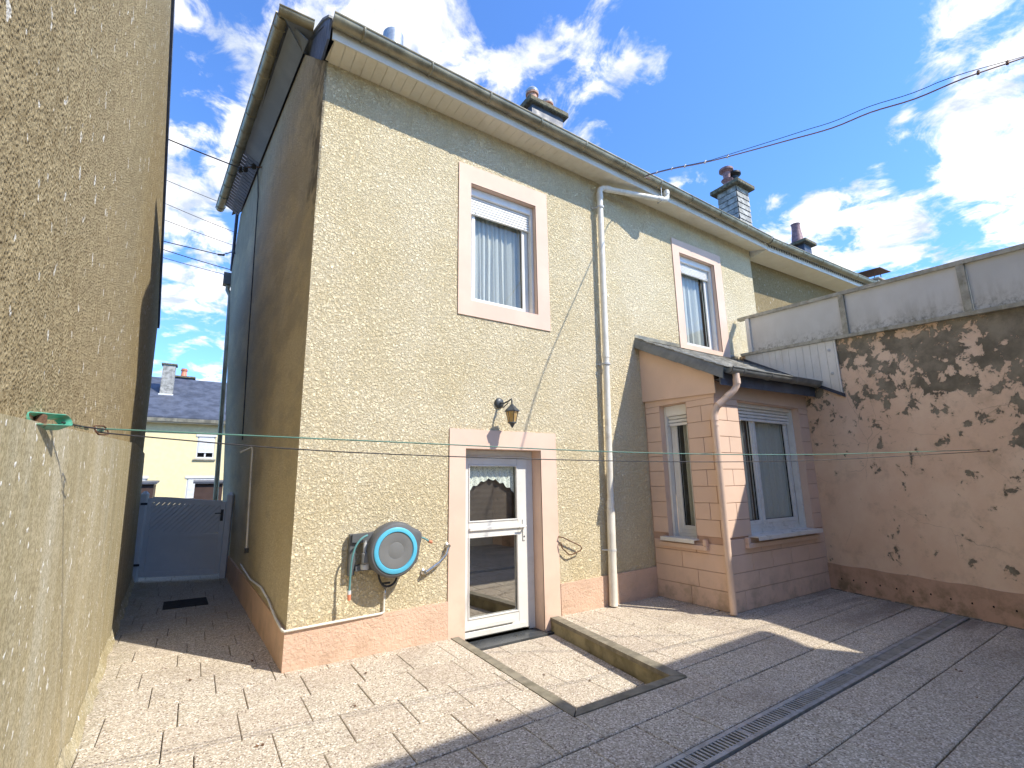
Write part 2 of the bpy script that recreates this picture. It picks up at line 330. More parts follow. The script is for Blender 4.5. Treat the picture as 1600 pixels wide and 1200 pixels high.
MTL['interior'] = plain('dim_interior', (.20, .18, .16), .9)
MTL['curtain'] = cloth('white_net_curtain', (.86, .83, .74), .06, .30)
MTL['blind'] = plain('brown_roller_blind', (.085, .062, .05), .6, var=.1)
MTL['lace'] = lace()
MTL['glass'] = glass('window_glass')
MTL['glass_door'] = glass('door_glass', (.38, .42, .40), 6.0)
MTL['panel'] = panelmat()
MTL['coping'] = plain('lichen_grey_trim', (.40, .38, .31), .8, var=.2, vs=8, bump=.5, bs=60, dirt=((.17, .16, .09), 9, .7))
MTL['amber'] = (lambda t: t.fin(t.mix(t.mr(t.noise(30, 3), .3, .7), (.70, .42, .12), (.85, .60, .25)), .15, t.bump(t.vor(120), .6, .003), spec=.5))(MT('amber_lantern_glass'))
MTL['amber'].node_tree.nodes['Principled BSDF'].inputs['Transmission Weight'].default_value = .5
MTL['dirtgrey'] = plain('old_cement', (.20, .175, .13), .95, var=.3, vs=14, bump=.8, bs=40)

# ------------------------------------------------------------------ mesh helpers
ID = lambda u, v, w: (u, v, w)
class MB:
    def __init__(s): s.v = []; s.f = []
    def add(s, vs, fs):
        o = len(s.v); s.v += [tuple(v) for v in vs]; s.f += [tuple(i + o for i in f) for f in fs]; return s
    def quad(s, *p): return s.add(p, [tuple(range(len(p)))])
    def box(s, a0, a1, b0, b1, c0, c1, T=ID):
        vs = [T(a, b, c) for a in (a0, a1) for b in (b0, b1) for c in (c0, c1)]
        return s.add(vs, [(0, 1, 3, 2), (4, 6, 7, 5), (0, 4, 5, 1), (2, 3, 7, 6), (0, 2, 6, 4), (1, 5, 7, 3)])
    def bbox(s, a0, a1, b0, b1, c0, c1, e=.004, T=ID):      # chamfered box
        A = (a0, a1); B = (b0, b1); Cc = (c0, c1); vs = []; sg = (1, -1)
        for i in (0, 1):
            for j in (0, 1):
                for k in (0, 1):
                    x, y, z = A[i], B[j], Cc[k]; vs += [T(x + sg[i] * e, y + sg[j] * e, z), T(x + sg[i] * e, y, z + sg[k] * e), T(x, y + sg[j] * e, z + sg[k] * e)]
        I = lambda i, j, k, n: (i * 4 + j * 2 + k) * 3 + n
        fs = []
        for k in (0, 1): fs.append((I(0, 0, k, 0), I(1, 0, k, 0), I(1, 1, k, 0), I(0, 1, k, 0)))
        for j in (0, 1): fs.append((I(0, j, 0, 1), I(1, j, 0, 1), I(1, j, 1, 1), I(0, j, 1, 1)))
        for i in (0, 1): fs.append((I(i, 0, 0, 2), I(i, 1, 0, 2), I(i, 1, 1, 2), I(i, 0, 1, 2)))
        for i in (0, 1):
            for j in (0, 1): fs.append((I(i, j, 0, 1), I(i, j, 0, 2), I(i, j, 1, 2), I(i, j, 1, 1)))
            for k in (0, 1): fs.append((I(i, 0, k, 0), I(i, 0, k, 2), I(i, 1, k, 2), I(i, 1, k, 0)))
        for j in (0, 1):
            for k in (0, 1): fs.append((I(0, j, k, 0), I(0, j, k, 1), I(1, j, k, 1), I(1, j, k, 0)))
        for i in (0, 1):
            for j in (0, 1):
                for k in (0, 1): fs.append((I(i, j, k, 0), I(i, j, k, 1), I(i, j, k, 2)))
        return s.add(vs, fs)
    def prism(s, poly, d):         # poly: list of 3D points, d: extrusion vector
        n = len(poly); d = Vector(d); vs = [Vector(p) for p in poly] + [Vector(p) + d for p in poly]
        return s.add(vs, [tuple(range(n)), tuple(range(2 * n - 1, n - 1, -1))] + [(i, (i + 1) % n, (i + 1) % n + n, i + n) for i in range(n)])
    def tube(s, pts, r, n=10, cap=True):
        pts = [Vector(p) for p in pts]; rs = r if isinstance(r, (list, tuple)) else [r] * len(pts); base = len(s.v)
        t0 = (pts[1] - pts[0]).normalized(); a = Vector((0, 0, 1)) if abs(t0.z) < .9 else Vector((1, 0, 0)); u = t0.cross(a).normalized()
        for i, p in enumerate(pts):
            if i == 0: t = pts[1] - p
            elif i == len(pts) - 1: t = p - pts[i - 1]
            else: t = (pts[i + 1] - p).normalized() + (p - pts[i - 1]).normalized()
            t.normalize(); u = (u - t * u.dot(t)).normalized(); w = t.cross(u)
            for k in range(n):
                q = 2 * pi * k / n; s.v.append(tuple(p + (u * cos(q) + w * sin(q)) * rs[i]))
        for i in range(len(pts) - 1):
            for k in range(n):
                a0 = base + i * n + k; a1 = base + i * n + (k + 1) % n; s.f.append((a0, a1, a1 + n, a0 + n))
        if cap:
            s.f.append(tuple(base + k for k in range(n))[::-1]); s.f.append(tuple(base + (len(pts) - 1) * n + k for k in range(n)))
        return s
    def lathe(s, c, prof, n=24, axis='Z', T=None):   # prof: (radius, height)
        c = Vector(c); base = len(s.v)
        for (r, h) in prof:
            for k in range(n):
                q = 2 * pi * k / n; a, b = r * cos(q), r * sin(q)
                p = {'Z': (a, b, h), 'Y': (a, h, b), 'X': (h, a, b)}[axis]; s.v.append(tuple(c + Vector(p)))
        for i in range(len(prof) - 1):
            for k in range(n):
                a0 = base + i * n + k; a1 = base + i * n + (k + 1) % n; s.f.append((a0, a1, a1 + n, a0 + n))
        s.f.append(tuple(base + k for k in range(n))[::-1]); s.f.append(tuple(base + (len(prof) - 1) * n + k for k in range(n)))
        return s
    def build(s, name, m, parent=None, smooth=None, ob=True, **props):
        me = bpy.data.meshes.new(name); me.from_pydata(s.v, [], s.f)
        bm = bmesh.new(); bm.from_mesh(me); bmesh.ops.recalc_face_normals(bm, faces=bm.faces); bm.to_mesh(me); bm.free()
        if smooth is not None:
            me.polygons.foreach_set('use_smooth', [True] * len(me.polygons)); me.set_sharp_from_angle(angle=radians(smooth))
        if isinstance(m, str): m = MTL[m]
        me.materials.append(m)
        return link(name, me, parent, **props)
def link(name, me, parent=None, loc=None, **props):
    o = bpy.data.objects.new(name, me); COL.objects.link(o)
    if loc is not None: o.location = loc
    if parent is not None:
        o.parent = parent
        if parent.type == 'EMPTY': o.matrix_parent_inverse = Matrix.Translation(-parent.location)
        elif parent.location.length > 0: o.matrix_parent_inverse = Matrix.Translation(-parent.location)
    for k, v in props.items(): o[k] = v
    return o
def thing(name, loc, label, cat, group=None):
    o = bpy.data.objects.new(name, None); COL.objects.link(o); o.location = loc; o.empty_display_size = .2
    o['label'] = label; o['category'] = cat
    if group: o['group'] = group
    return o
def B(*a, T=ID): return MB().box(*a, T=T)
def arc(p, c, q, n=6):
    p, c, q = map(Vector, (p, c, q)); return [p * (1 - t) ** 2 + c * 2 * t * (1 - t) + q * t * t for t in [i / n for i in range(n + 1)]]

# wall face with rectangular holes, in local (u, w) on a plane
def wall_holes(mb, T, u0, u1, z0, z1, holes, ztop=None):
    us = sorted({u0, u1, *[h[0] for h in holes], *[h[1] for h in holes]}); zs = sorted({z0, z1, *[h[2] for h in holes], *[h[3] for h in holes]})
    for i in range(len(us) - 1):
        for j in range(len(zs) - 1):
            a, b, c, d = us[i], us[i + 1], zs[j], zs[j + 1]; mu, mz = (a + b) / 2, (c + d) / 2
            if any(h[0] < mu < h[1] and h[2] < mz < h[3] for h in holes): continue
            t0 = ztop(a) if ztop and d == z1 else d; t1 = ztop(b) if ztop and d == z1 else d
            mb.quad(T(a, 0, c), T(b, 0, c), T(b, 0, t1), T(a, 0, t0))

# ------------------------------------------------------------------ ground
B(-150, 150, -150, 150, -.6, -.30).build('ground', 'earth', kind='structure')
B(-40, 40, 10.5, 18.5, -.29, -.10).build('road', 'asphalt', kind='structure')
B(-40, 40, 18.5, 19.95, -.29, .02).build('pavement', 'joint', kind='structure')
TB = MB().box(-1.9, 9.0, -6.2, 9.9, -.29, -.19); 
bed = MB()
for a in ((-1.9, 1.50, -6.2, 10.4), (2.85, 9.0, -6.2, 10.4), (1.50, 2.85, -6.2, -1.93)): bed.box(*a, -.189, -.016)
patio = bed.build('patio', 'joint', kind='structure')
TB.build('patio_base', 'joint', kind='structure')

def clip(poly, a, b):      # keep the side left of a->b
    out = []; n = len(poly); f = lambda p: (b[0] - a[0]) * (p[1] - a[1]) - (b[1] - a[1]) * (p[0] - a[0])
    for i in range(n):
        p, q = poly[i], poly[(i + 1) % n]; fp, fq = f(p), f(q)
        if fp >= 0: out.append(p)
        if fp * fq < 0:
            t = fp / (fp - fq); out.append((p[0] + (q[0] - p[0]) * t, p[1] + (q[1] - p[1]) * t))
    return out
def area(p): return abs(sum(p[i][0] * p[(i + 1) % len(p)][1] - p[(i + 1) % len(p)][0] * p[i][1] for i in range(len(p)))) / 2
PL0, PL1 = (1.512, .10), (1.452, -1.94)         # outer line of the left curb
PR0, PR1 = (2.868, .10), (2.596, -1.972)        # outer line of the right curb
IL0, IL1 = (1.600, .10), (1.545, -1.865)        # inner lines
IR0, IR1 = (2.770, .10), (2.500, -1.885)
def slab_mesh(polys, z=0., g=.002, h=.02, tint=0):
    mb = MB()
    for p in polys:
        cx = sum(q[0] for q in p) / len(p); cy = sum(q[1] for q in p) / len(p)
        def ins(q, d):
            dx, dy = q[0] - cx, q[1] - cy; return (q[0] - math.copysign(min(d, abs(dx)), dx), q[1] - math.copysign(min(d * 1.6 + .0018, abs(dy)), dy))
        o = [ins(q, g) for q in p]; i_ = [ins(q, g + .004) for q in p]; n = len(p)
        vs = [(x, y, z - h) for x, y in o] + [(x, y, z - .004) for x, y in o] + [(x, y, z) for x, y in i_]
        fs = [(i, (i + 1) % n, (i + 1) % n + n, i + n) for i in range(n)] + [(i + n, (i + 1) % n + n, (i + 1) % n + 2 * n, i + 2 * n) for i in range(n)] + [tuple(range(2 * n, 3 * n))]
        mb.add(vs, fs)
    return mb
rows = [-6.05, -5.62, -5.19, -4.76, -4.33, -3.92, -3.53, -3.14, 'drain', -2.665 - .003, -2.30, -1.89, -1.47, -1.04, -.59, -.145, .30, .70, 1.06, 1.42, 1.79, 2.17, 2.56, 2.96, 3.36, 3.76, 4.16, 4.56, 4.96, 5.36, 5.76, 6.2, 6.6, 7.0]
offs = {-2.668: .07, -2.30: .30, -1.89: .0, -1.47: .19, -1.04: .03, -.59: .10, -.145: .33, .30: .24, .70: .07, 1.06: .14, 1.42: .29, -3.53: .13, -3.14: .13, -3.92: .13}
SH = .025
shared = {}; far = []; ns = 0
def inframe(pts):
    for x, y in pts:
        d = Vector((x, y, 0)) - Vector((-.773, -4.691, 1.5)); z = d.dot(fw)
        if z <= .1: continue
        if abs(d.dot(rt2) / z * 752.7) < 830 and abs(d.dot(up2) / z * 752.7) < 630: return True
    return False
bands = []
for i in range(len(rows) - 1):
    if rows[i] == 'drain' : continue
    a, b = rows[i], rows[i + 1]
    if b == 'drain': b = -2.835
    bands.append((a, b))
for (ya, yb) in bands:
    wdt = .405; off = offs.get(ya, offs.get(round(ya, 3), random.uniform(0, .4)))
    if ya >= .30: xs0, xs1 = -1.75, 0.1
    else: xs0, xs1 = -1.7, 7.3
    k0 = math.floor((xs0 - off) / wdt)
    x = off + k0 * wdt
    while x < xs1:
        x0, x1 = x, x + wdt; x += wdt
        poly = [(x0, ya + SH * x0), (x1, ya + SH * x1), (x1, yb + SH * x1), (x0, yb + SH * x0)]
        orig = poly
        if yb > 0 and x1 > -.2: 
            if ya >= .2:
                poly = clip(poly, (.02, 0), (-.2, 7))
            elif x1 > 0:
                pa, pb = clip(poly, (.0, -1), (.0, 1)), clip(clip(poly, (.0, 1), (.0, -1)), (2, .06), (-2, .06))
                corner = [q for q in (pa, pb) if len(q) > 2 and area(q) > .001]; poly = pb if x0 >= 0 else poly
        if len(poly) < 3 or area(poly) < .002: continue
        if x0 > 4.6 and ya > -1.15: continue
        cx, cy = (x0 + x1) / 2, (ya + yb) / 2
        if cx < -1.42 - .035 * cy - .1 or (cx > 6.95 + .25 * (cy + 1.1) + .35): continue
        polys = [poly]
        if yb > 0 and ya < .2 and x0 < 0 < x1: polys = corner; orig = None
        if x1 > 1.43 and x0 < 2.9 and yb > -2.0:
            polys = [clip(poly, PL1, PL0), clip(poly, PR0, PR1), clip(clip(clip(poly, PL0, PL1), PR1, PR0), (2.6, -1.968), (1.4, -1.968))]
            # the three strips left of, right of and in front of the sunken doorway
            polys[2] = clip(clip(clip(poly, PL0, PL1), PR1, PR0), (1.0, -1.955), (3.0, -1.955)) ; polys[2] = clip(clip(clip(poly, PL0, PL1), PR1, PR0), (3.0, -1.955), (1.0, -1.955)) if False else polys[2]
            c = clip(clip(poly, PL0, PL1), PR1, PR0); c = clip(c, (3.0, -1.955), (1.0, -1.955)) if c else []
            polys[2] = c
            polys = [p for p in polys if len(p) > 2 and area(p) > .0015]
            if not polys: continue
        if not inframe([q for p in polys for q in p]):
            far += polys; continue
        zt = random.uniform(-.0022, .0015)
        if len(polys) == 1 and orig is not None and polys[0] is orig:
            key = (round(yb - ya, 3), random.randrange(4))
            if key not in shared:
                hh = yb - ya; sk = SH * wdt
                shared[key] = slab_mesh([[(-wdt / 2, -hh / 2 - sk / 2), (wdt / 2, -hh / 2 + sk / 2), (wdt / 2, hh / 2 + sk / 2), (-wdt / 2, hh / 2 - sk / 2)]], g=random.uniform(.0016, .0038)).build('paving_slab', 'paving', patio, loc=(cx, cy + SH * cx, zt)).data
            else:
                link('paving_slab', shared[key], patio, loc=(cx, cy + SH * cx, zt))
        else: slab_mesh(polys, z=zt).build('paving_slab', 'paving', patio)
        ns += 1
slab_mesh(far).build('outer_paving', 'paving', patio, kind='stuff')
print('slabs', ns)

# ------------------------------------------------------------------ sunken doorway
pit = thing('sunken_doorstep', (2.1, -1.9, -.15), 'sunken paved recess with grey kerb edging in front of the glazed door', 'step')
MB().prism([(1.4, .5, -.188), (1.4, -2.0, -.188), (2.95, -2.0, -.188), (2.95, .5, -.188)], (0, 0, .02)).build('mortar_bed', 'joint', pit)
def lerp2(a, b, t): return (a[0] + (b[0] - a[0]) * t, a[1] + (b[1] - a[1]) * t)
def strip(mbname, o0, o1, i0, i1, nseg, ztop, mat, zb=-.17):
    for k in range(nseg):
        t0, t1 = k / nseg + .001, (k + 1) / nseg - .001
        p = [lerp2(o0, o1, t0), lerp2(o0, o1, t1), lerp2(i0, i1, t1), lerp2(i0, i1, t0)]
        MB().prism([(x, y, zb) for x, y in p], (0, 0, ztop - zb)).build(mbname, mat, pit)
cutL = lambda q: q
strip('kerb_stone', (PL0[0], -.012), (PL1[0], -1.955), (IL0[0] - .004, -.012), (IL1[0], -1.872), 2, .002, 'curb')
strip('kerb_stone', (PR1[0], -1.955), (PL1[0] + .012, -1.955), (IR1[0], -1.875), (IL1[0] + .004, -1.875), 3, .003, 'curb', zb=-.03)
strip('kerb_stone', (PR0[0] - .008, -.012), (PR1[0] + .003, -1.95), (IR0[0] - .022, -.012), (IR1[0] - .003, -1.885), 2, .006, 'curb', zb=-.03)
for k in range(2):
    p0, p1 = lerp2((IR0[0] + .006 - .022, -.012), (IR1[0] + .012, -1.885), k / 2 + .001), lerp2((IR0[0] + .006 - .022, -.012), (IR1[0] + .012, -1.885), (k + 1) / 2 - .001)
    MB().prism([(p0[0], p0[1], -.165), (p1[0], p1[1], -.165), (p1[0] + .07, p1[1], -.165), (p0[0] + .07, p0[1], -.165)], (0, 0, .132)).build('retaining_slab', 'mossy', pit)
MB().prism([(1.56, -1.89, -.165), (2.5, -1.89, -.165), (2.5, -1.95, -.165), (1.56, -1.95, -.165)], (0, 0, .132)).build('retaining_slab', 'mossy', pit)
for j, (ya, yb) in enumerate([(-.42, .30), (-.83, -.42), (-1.24, -.83), (-1.62, -1.24), (-1.90, -1.62)]):
    x = 1.2 + (.18 if j % 2 else .0)
    while x < 2.8:
        p = [(x, ya + .02 * x), (x + .405, ya + .02 * (x + .4)), (x + .405, yb + .02 * (x + .4)), (x, yb + .02 * x)]
        if j == 0: p = clip(p, (3, -.085), (0, -.085))
        p = clip(clip(p, (IL0[0], IL0[1]), IL1), (IR1[0] - .004, IR1[1]), IR0)
        x += .405
        if len(p) > 2 and area(p) > .002: slab_mesh([p], z=-.148 + random.uniform(-.001, .001)).build('paving_slab', 'paving', pit)
B(1.61, 2.745, -.08, .16, -.165, -.13).build('threshold_slab', 'slate_step', pit)

# ------------------------------------------------------------------ drain channel
dr = thing('drain_channel', (2.6, -2.72, 0), 'long slotted steel drain grating running across the paving to the pink wall', 'drain')
def yd(x): return -2.838 + .025 * (x - 0) + .0
gm = MB(); Lg = .5; gw = .148
gm.box(0, Lg - .003, 0, .030, -.02, .002).box(0, Lg - .003, gw - .030, gw, -.02, .002).box(0, .012, .03, gw - .03, -.018, 0).box(Lg - .015, Lg - .003, .03, gw - .03, -.018, 0)
k = .030
while k < Lg - .02: gm.box(k, k + .015, .03, gw - .03, -.02, 0.0006); k += .0336
Tb = MB()
for i in range(16):
    x = -1.32 + i * Lg
    if x > 6.35: break
    if i == 0: g0 = gm.build('grate', 'galv', dr, loc=(x, yd(x) + .012, .002)); g0.rotation_euler[2] = .025; gme = g0.data
    else:
        g = link('grate', gme, dr, loc=(x, yd(x) + .012, .002)); g.rotation_euler[2] = .025
mb = MB(); mb.prism([(-1.35, yd(-1.35) + .018, -.10), (6.45, yd(6.45) + .018, -.10), (6.45, yd(6.45) + .154, -.10), (-1.35, yd(-1.35) + .154, -.10)], (0, 0, .082)); mb.build('channel', 'dark', dr)
MB().prism([(-.945, 3.13, -.012), (-.455, 3.12, -.012), (-.47, 3.62, -.012), (-.95, 3.63, -.012)], (0, 0, .018)).build('drain_cover', 'dark', label='dark rectangular drain cover in the shaded passage floor', category='drain cover')

# ------------------------------------------------------------------ main house
house = thing('house', (3.9, 0, 0), 'two-storey cream rendered house with pink window surrounds and half-hipped gable', 'house')
HX = 7.79
ZT = lambda x: 5.93 - .016 * x
W1 = (1.725, 2.690, 3.58, 5.10); W2 = (5.63, 6.57, 3.62, 5.21); DO = (1.668, 2.672, -.17, 1.87)
TF = lambda u, v, w: (u, -v, w)
def sx(y, z): b = -.18 * y / 6.57; t = -.03 - .5 * y / 6.57; return b + (t - b) * z / 5.93
mb = MB(); wall_holes(mb, TF, 0, HX, -.17, 5.93, [W1, W2, DO], ZT)
# the left strip of the front follows the very slightly leaning corner
mb.quad((0, 0, -.17), (0, 0, 5.93), (-.03, 0, 5.93), (0, 0, -.17))
fw_ = mb.build('front_wall', 'stucco', house)
mb = MB()
gab = [(0, -.17), (0, 5.93), (.99, 6.83), (5.58, 6.83), (6.57, 5.93), (6.57, -.17)]
mb.quad(*[(sx(y, max(z, 0)), y, z) for y, z in gab]); mb.quad((-.18, 6.57, -.17), (8, 6.57, -.17), (8, 6.57, 5.93), (-.53, 6.57, 5.93))
mb.quad((HX, 0, -.17), (HX, 6.57, -.17), (HX, 6.57, 6.0), (HX, 0, 5.9))
mb.build('gable_wall', 'stucco', house)
B(.45, HX - .05, .9, 6.4, -.16, 5.8).build('interior', 'interior', house)
# plinth
for (a, b) in ((-.0, 1.470), (2.908, 4.55)):
    MB().prism([(a - (.018 if a < .1 else 0), -.02, -.02), (b, -.02, -.02), (b, -.02, .332 + .008 * b), (a - (.018 if a < .1 else 0), -.02, .318 + .008 * a)], (0, .03, 0)).build('plinth', 'plinth', house)
MB().prism([(-.018, .011, -.02), (-.2, 6.57, -.02), (-.2, 6.57, .36), (-.018, .011, .318)], (.03, 0, 0)).build('plinth', 'plinth', house)
def surround(o, i, base=False, name='window_surround', dep=.20):
    mb = MB(); y0 = -.014
    if base:
        mb.prism([(o[0], y0, -.02), (o[0], y0, o[3]), (o[1], y0, o[3]), (o[1], y0, -.02), (i[1], y0, -.16), (i[1], y0, i[3]), (i[0], y0, i[3]), (i[0], y0, -.16)][:0] or [(o[0], y0, -.02), (i[0], y0, -.17), (i[0], y0, i[3]), (o[0], y0, i[3])], (0, .013, 0))
        mb.prism([(i[1], y0, -.17), (o[1], y0, -.02), (o[1], y0, i[3]), (i[1], y0, i[3])], (0, .013, 0))
        mb.box(o[0], o[1], y0, -.001, i[3], o[3])
    else:
        mb.box(o[0], i[0], y0, -.001, o[2], o[3]); mb.box(i[1], o[1], y0, -.001, o[2], o[3]); mb.box(i[0], i[1], y0, -.001, i[3], o[3]); mb.box(i[0], i[1], y0, -.001, o[2], i[2])
    a, b, c, d = i
    for q in (((a, y0), (a, dep)), ((b, y0), (b, dep))): mb.quad((q[0][0], y0, c), (q[0][0], y0, d), (q[0][0], dep, d), (q[0][0], dep, c))
    mb.quad((a, y0, d), (b, y0, d), (b, dep, d), (a, dep, d))
    if not base: mb.quad((a, y0, c), (b, y0, c), (b, dep, c), (a, dep, c))
    return mb.build(name, 'pink', house)
surround((1.56, 2.880, 3.39, 5.335), W1); surround((5.46, 6.78, 3.45, 5.43), W2)
surround((1.475, 2.903, 0, 2.08), DO, True, 'door_surround', .22)

def curtain(T, u0, u1, z0, z1, v, parent, folds=9, amp=.018, mat='curtain', gap=None):
    n = int(folds * 8); mb = MB(); vs = []; ph = random.uniform(0, 6)
    for i in range(n + 1):
        t = i / n; u = u0 + (u1 - u0) * t; a = amp * (sin(2 * pi * folds * t + ph) + .45 * sin(2 * pi * folds * 1.7 * t + ph * 2))
        vs += [T(u, v + a * .6, z1), T(u + .004 * sin(9 * t), v + a, (z0 + z1) / 2), T(u + .007 * sin(13 * t), v + a * 1.25, z0)]
    fs = []
    for i in range(n):
        for j in range(2): q = i * 3 + j; fs.append((q, q + 3, q + 4, q + 1))
    mb.add(vs, fs); return mb.build('curtain', mat, parent, smooth=60)
def window(parent, T, r, box_h, open_z, rec=.10, fr=.055, mull=None, slats=8, dark=True, low=.0):
    u0, u1, z0, z1 = r
    v = -rec
    f = MB()
    f.bbox(u0 + .002, u0 + .035, v - .06, v + .02, z0, z1 - .005, .003, T); f.bbox(u1 - .035, u1 - .002, v - .06, v + .02, z0, z1 - .005, .003, T)  # shutter guides
    fz0 = z0 + low
    if low: f.bbox(u0 + .035, u1 - .035, v - .09, v - .05, z0, fz0, .003, T)
    a, b = u0 + .035, u1 - .035; vf = v - .06
    fi = (a + fr, b - fr, fz0 + fr, z1 - .01)
    f.bbox(a, a + fr, vf - .06, vf, fz0, z1, .004, T); f.bbox(b - fr, b, vf - .06, vf, fz0, z1, .004, T); f.bbox(a + fr, b - fr, vf - .06, vf, fz0, fz0 + fr, .004, T)
    fo = f.build('window', 'pvc', parent)
    sashes = [(fi[0], fi[1])] if not mull else [(fi[0], mull - .012), (mull + .012, fi[1])]
    for (s0, s1) in sashes:
        st = .05; m = MB(); vs_ = vf - .004
        m.bbox(s0, s0 + st, vs_ - .05, vs_ + .008, fi[2], z1 - .02, .004, T); m.bbox(s1 - st, s1, vs_ - .05, vs_ + .008, fi[2], z1 - .02, .004, T)
        m.bbox(s0 + st, s1 - st, vs_ - .05, vs_ + .008, fi[2], fi[2] + st, .004, T)
        m.build('sash', 'pvc', fo)
        MB().quad(T(s0 + st, vs_ - .02, fi[2] + st), T(s1 - st, vs_ - .02, fi[2] + st), T(s1 - st, vs_ - .02, z1 - .02), T(s0 + st, vs_ - .02, z1 - .02)).build('pane', 'glass', fo)
        MB().box(s0 + st, s0 + st + .006, vs_ - .028, vs_ - .012, fi[2] + st, z1 - .02, T).box(s1 - st - .006, s1 - st, vs_ - .028, vs_ - .012, fi[2] + st, z1 - .02, T).box(s0 + st + .006, s1 - st - .006, vs_ - .028, vs_ - .012, fi[2] + st, fi[2] + st + .006, T).build('gasket', 'black', fo)
    if mull: MB().bbox(mull - .022, mull + .022, vf - .03, vf + .014, fi[2], z1 - .02, .004, T).build('mullion', 'pvc', fo)
    # rolling shutter: cassette and part-lowered slats
    MB().bbox(u0 + .003, u1 - .003, v - .055, v + .012, z1 - box_h, z1 - .002, .004, T).build('shutter_box', 'shutter', fo)
    n = slats; hz = (z1 - box_h - open_z) / n
    for k in range(n):
        za = open_z + k * hz
        MB().add([T(u0 + .036, v - .045, za + .002), T(u1 - .036, v - .045, za + .002), T(u1 - .036, v - .022, za + .008), T(u0 + .036, v - .022, za + .008), T(u1 - .036, v - .022, za + hz - .008), T(u0 + .036, v - .022, za + hz - .008), T(u1 - .036, v - .045, za + hz - .001), T(u0 + .036, v - .045, za + hz - .001)],
                 [(0, 1, 2, 3), (3, 2, 4, 5), (5, 4, 6, 7)]).build('slat', 'shutter', fo)
    for q in (.12, .88):
        uu = u0 + (u1 - u0) * q
        MB().tube([T(uu, v - .02, open_z + .02), T(uu, v + .012, open_z + .018), T(uu, v + .014, open_z - .02)], .006, 6).build('stop_hook', 'lgrey', fo)
    return fo
TW = lambda u, v, w: (u, -v, w)
w1 = window(house, TW, W1, .10, 4.76, rec=.075, fr=.05, slats=7)
curtain(TW, 1.86, 2.60, 3.66, 5.08, -.235, w1, 11)
w2 = window(house, TW, W2, .10, 4.93, rec=.075, fr=.05, slats=7)
curtain(TW, 5.74, 6.45, 3.68, 5.2, -.235, w2, 7)
for w, r in ((w1, W1), (w2, W2)):
    MB().box(r[0] - .25, r[1] + .3, .75, .78, r[2] - .3, r[3] + .2).build('room_back', 'interior', w)

# door
TD = TF
door = MB()
door.bbox(1.67, 1.715, .17, .24, -.128, 1.868, .004).bbox(2.585, 2.67, .17, .24, -.128, 1.868, .004).bbox(1.715, 2.585, .17, .24, 1.80, 1.868, .004)
dr_ = door.build('door', 'pvc', house)
lf = MB(); v0, v1 = .155, .215
lf.bbox(1.716, 1.79, v0, v1, -.10, 1.80, .005).bbox(2.44, 2.584, v0, v1, -.10, 1.80, .005).bbox(1.79, 2.44, v0, v1, 1.70, 1.80, .005).bbox(1.79, 2.44, v0, v1, .925, 1.075, .005).bbox(1.79, 2.44, v0, v1, -.10, .085, .005)
lf.bbox(1.80, 2.50, v0 - .022, v0 - .001, .985, 1.02, .004).bbox(1.72, 2.52, v0 - .02, v0 - .001, -.088, -.03, .005).bbox(1.72, 2.36, v0 - .03, v0 - .001, -.01, .035, .004)
lf.build('door_leaf', 'pvc', dr_)
for (a, b) in ((.085, .925), (1.075, 1.70)):
    f = MB()
    f.bbox(1.79, 1.805, v0 - .008, v0 + .02, a, b, .003).bbox(2.425, 2.44, v0 - .008, v0 + .02, a, b, .003).bbox(1.805, 2.425, v0 - .008, v0 + .02, a, a + .015, .003).bbox(1.805, 2.425, v0 - .008, v0 + .02, b - .015, b, .003)
    f.build('glazing_bead', 'pvc', dr_)
    MB().quad((1.80, .182, a), (2.43, .182, a), (2.43, .182, b), (1.80, .182, b)).build('pane', 'glass_door' if a < .5 else 'glass', dr_)
MB().bbox(2.50, 2.535, v0 - .012, v0 - .001, .84, 1.08, .004).build('handle_plate', 'pvc', dr_)
MB().tube([(2.517, v0 - .01, 1.0), (2.517, v0 - .055, 1.0), (2.50, v0 - .06, 1.0), (2.40 + .03, v0 - .058, .995)], .009, 8).build('handle', 'pvc', dr_, smooth=50)
MB().lathe((2.517, v0 - .014, .885), [(.008, -.004), (.008, .004)], 12, 'Y').build('keyhole', 'dark', dr_)
bl = MB()
zz = 1.70; k = 0
while zz > .93: bl.quad((1.80, .26 + (.002 if k % 2 else 0), zz), (2.43, .26 + (.002 if k % 2 else 0), zz), (2.43, .262, zz - .03), (1.80, .262, zz - .03)); zz -= .03; k += 1
bl.build('roller_blind', 'blind', dr_)
lc = MB(); prof = []
n = 60
for i in range(n + 1):
    t = i / n; u = 1.79 + .64 * t
    big = .16 + .13 * (abs(2 * t - 1) ** 1.6)
    sc_ = .028 * abs(sin(t * pi * 6.5)); prof.append((u, 1.70 - big - sc_ + .02 * (1 - abs(2 * t - 1))))
vs = []
for i, (u, z) in enumerate(prof): vs += [(u, .225 + .004 * sin(i * .9), 1.705), (u, .222 + .006 * sin(i * .9), z)]
lc.add(vs, [(2 * i, 2 * i + 2, 2 * i + 3, 2 * i + 1) for i in range(n)]); lc.build('lace_valance', 'lace', dr_)
MB().quad((1.3, .85, -.15), (3.1, .85, -.15), (3.1, .85, 2.2), (1.3, .85, 2.2)).build('hall_back', 'interior', dr_)

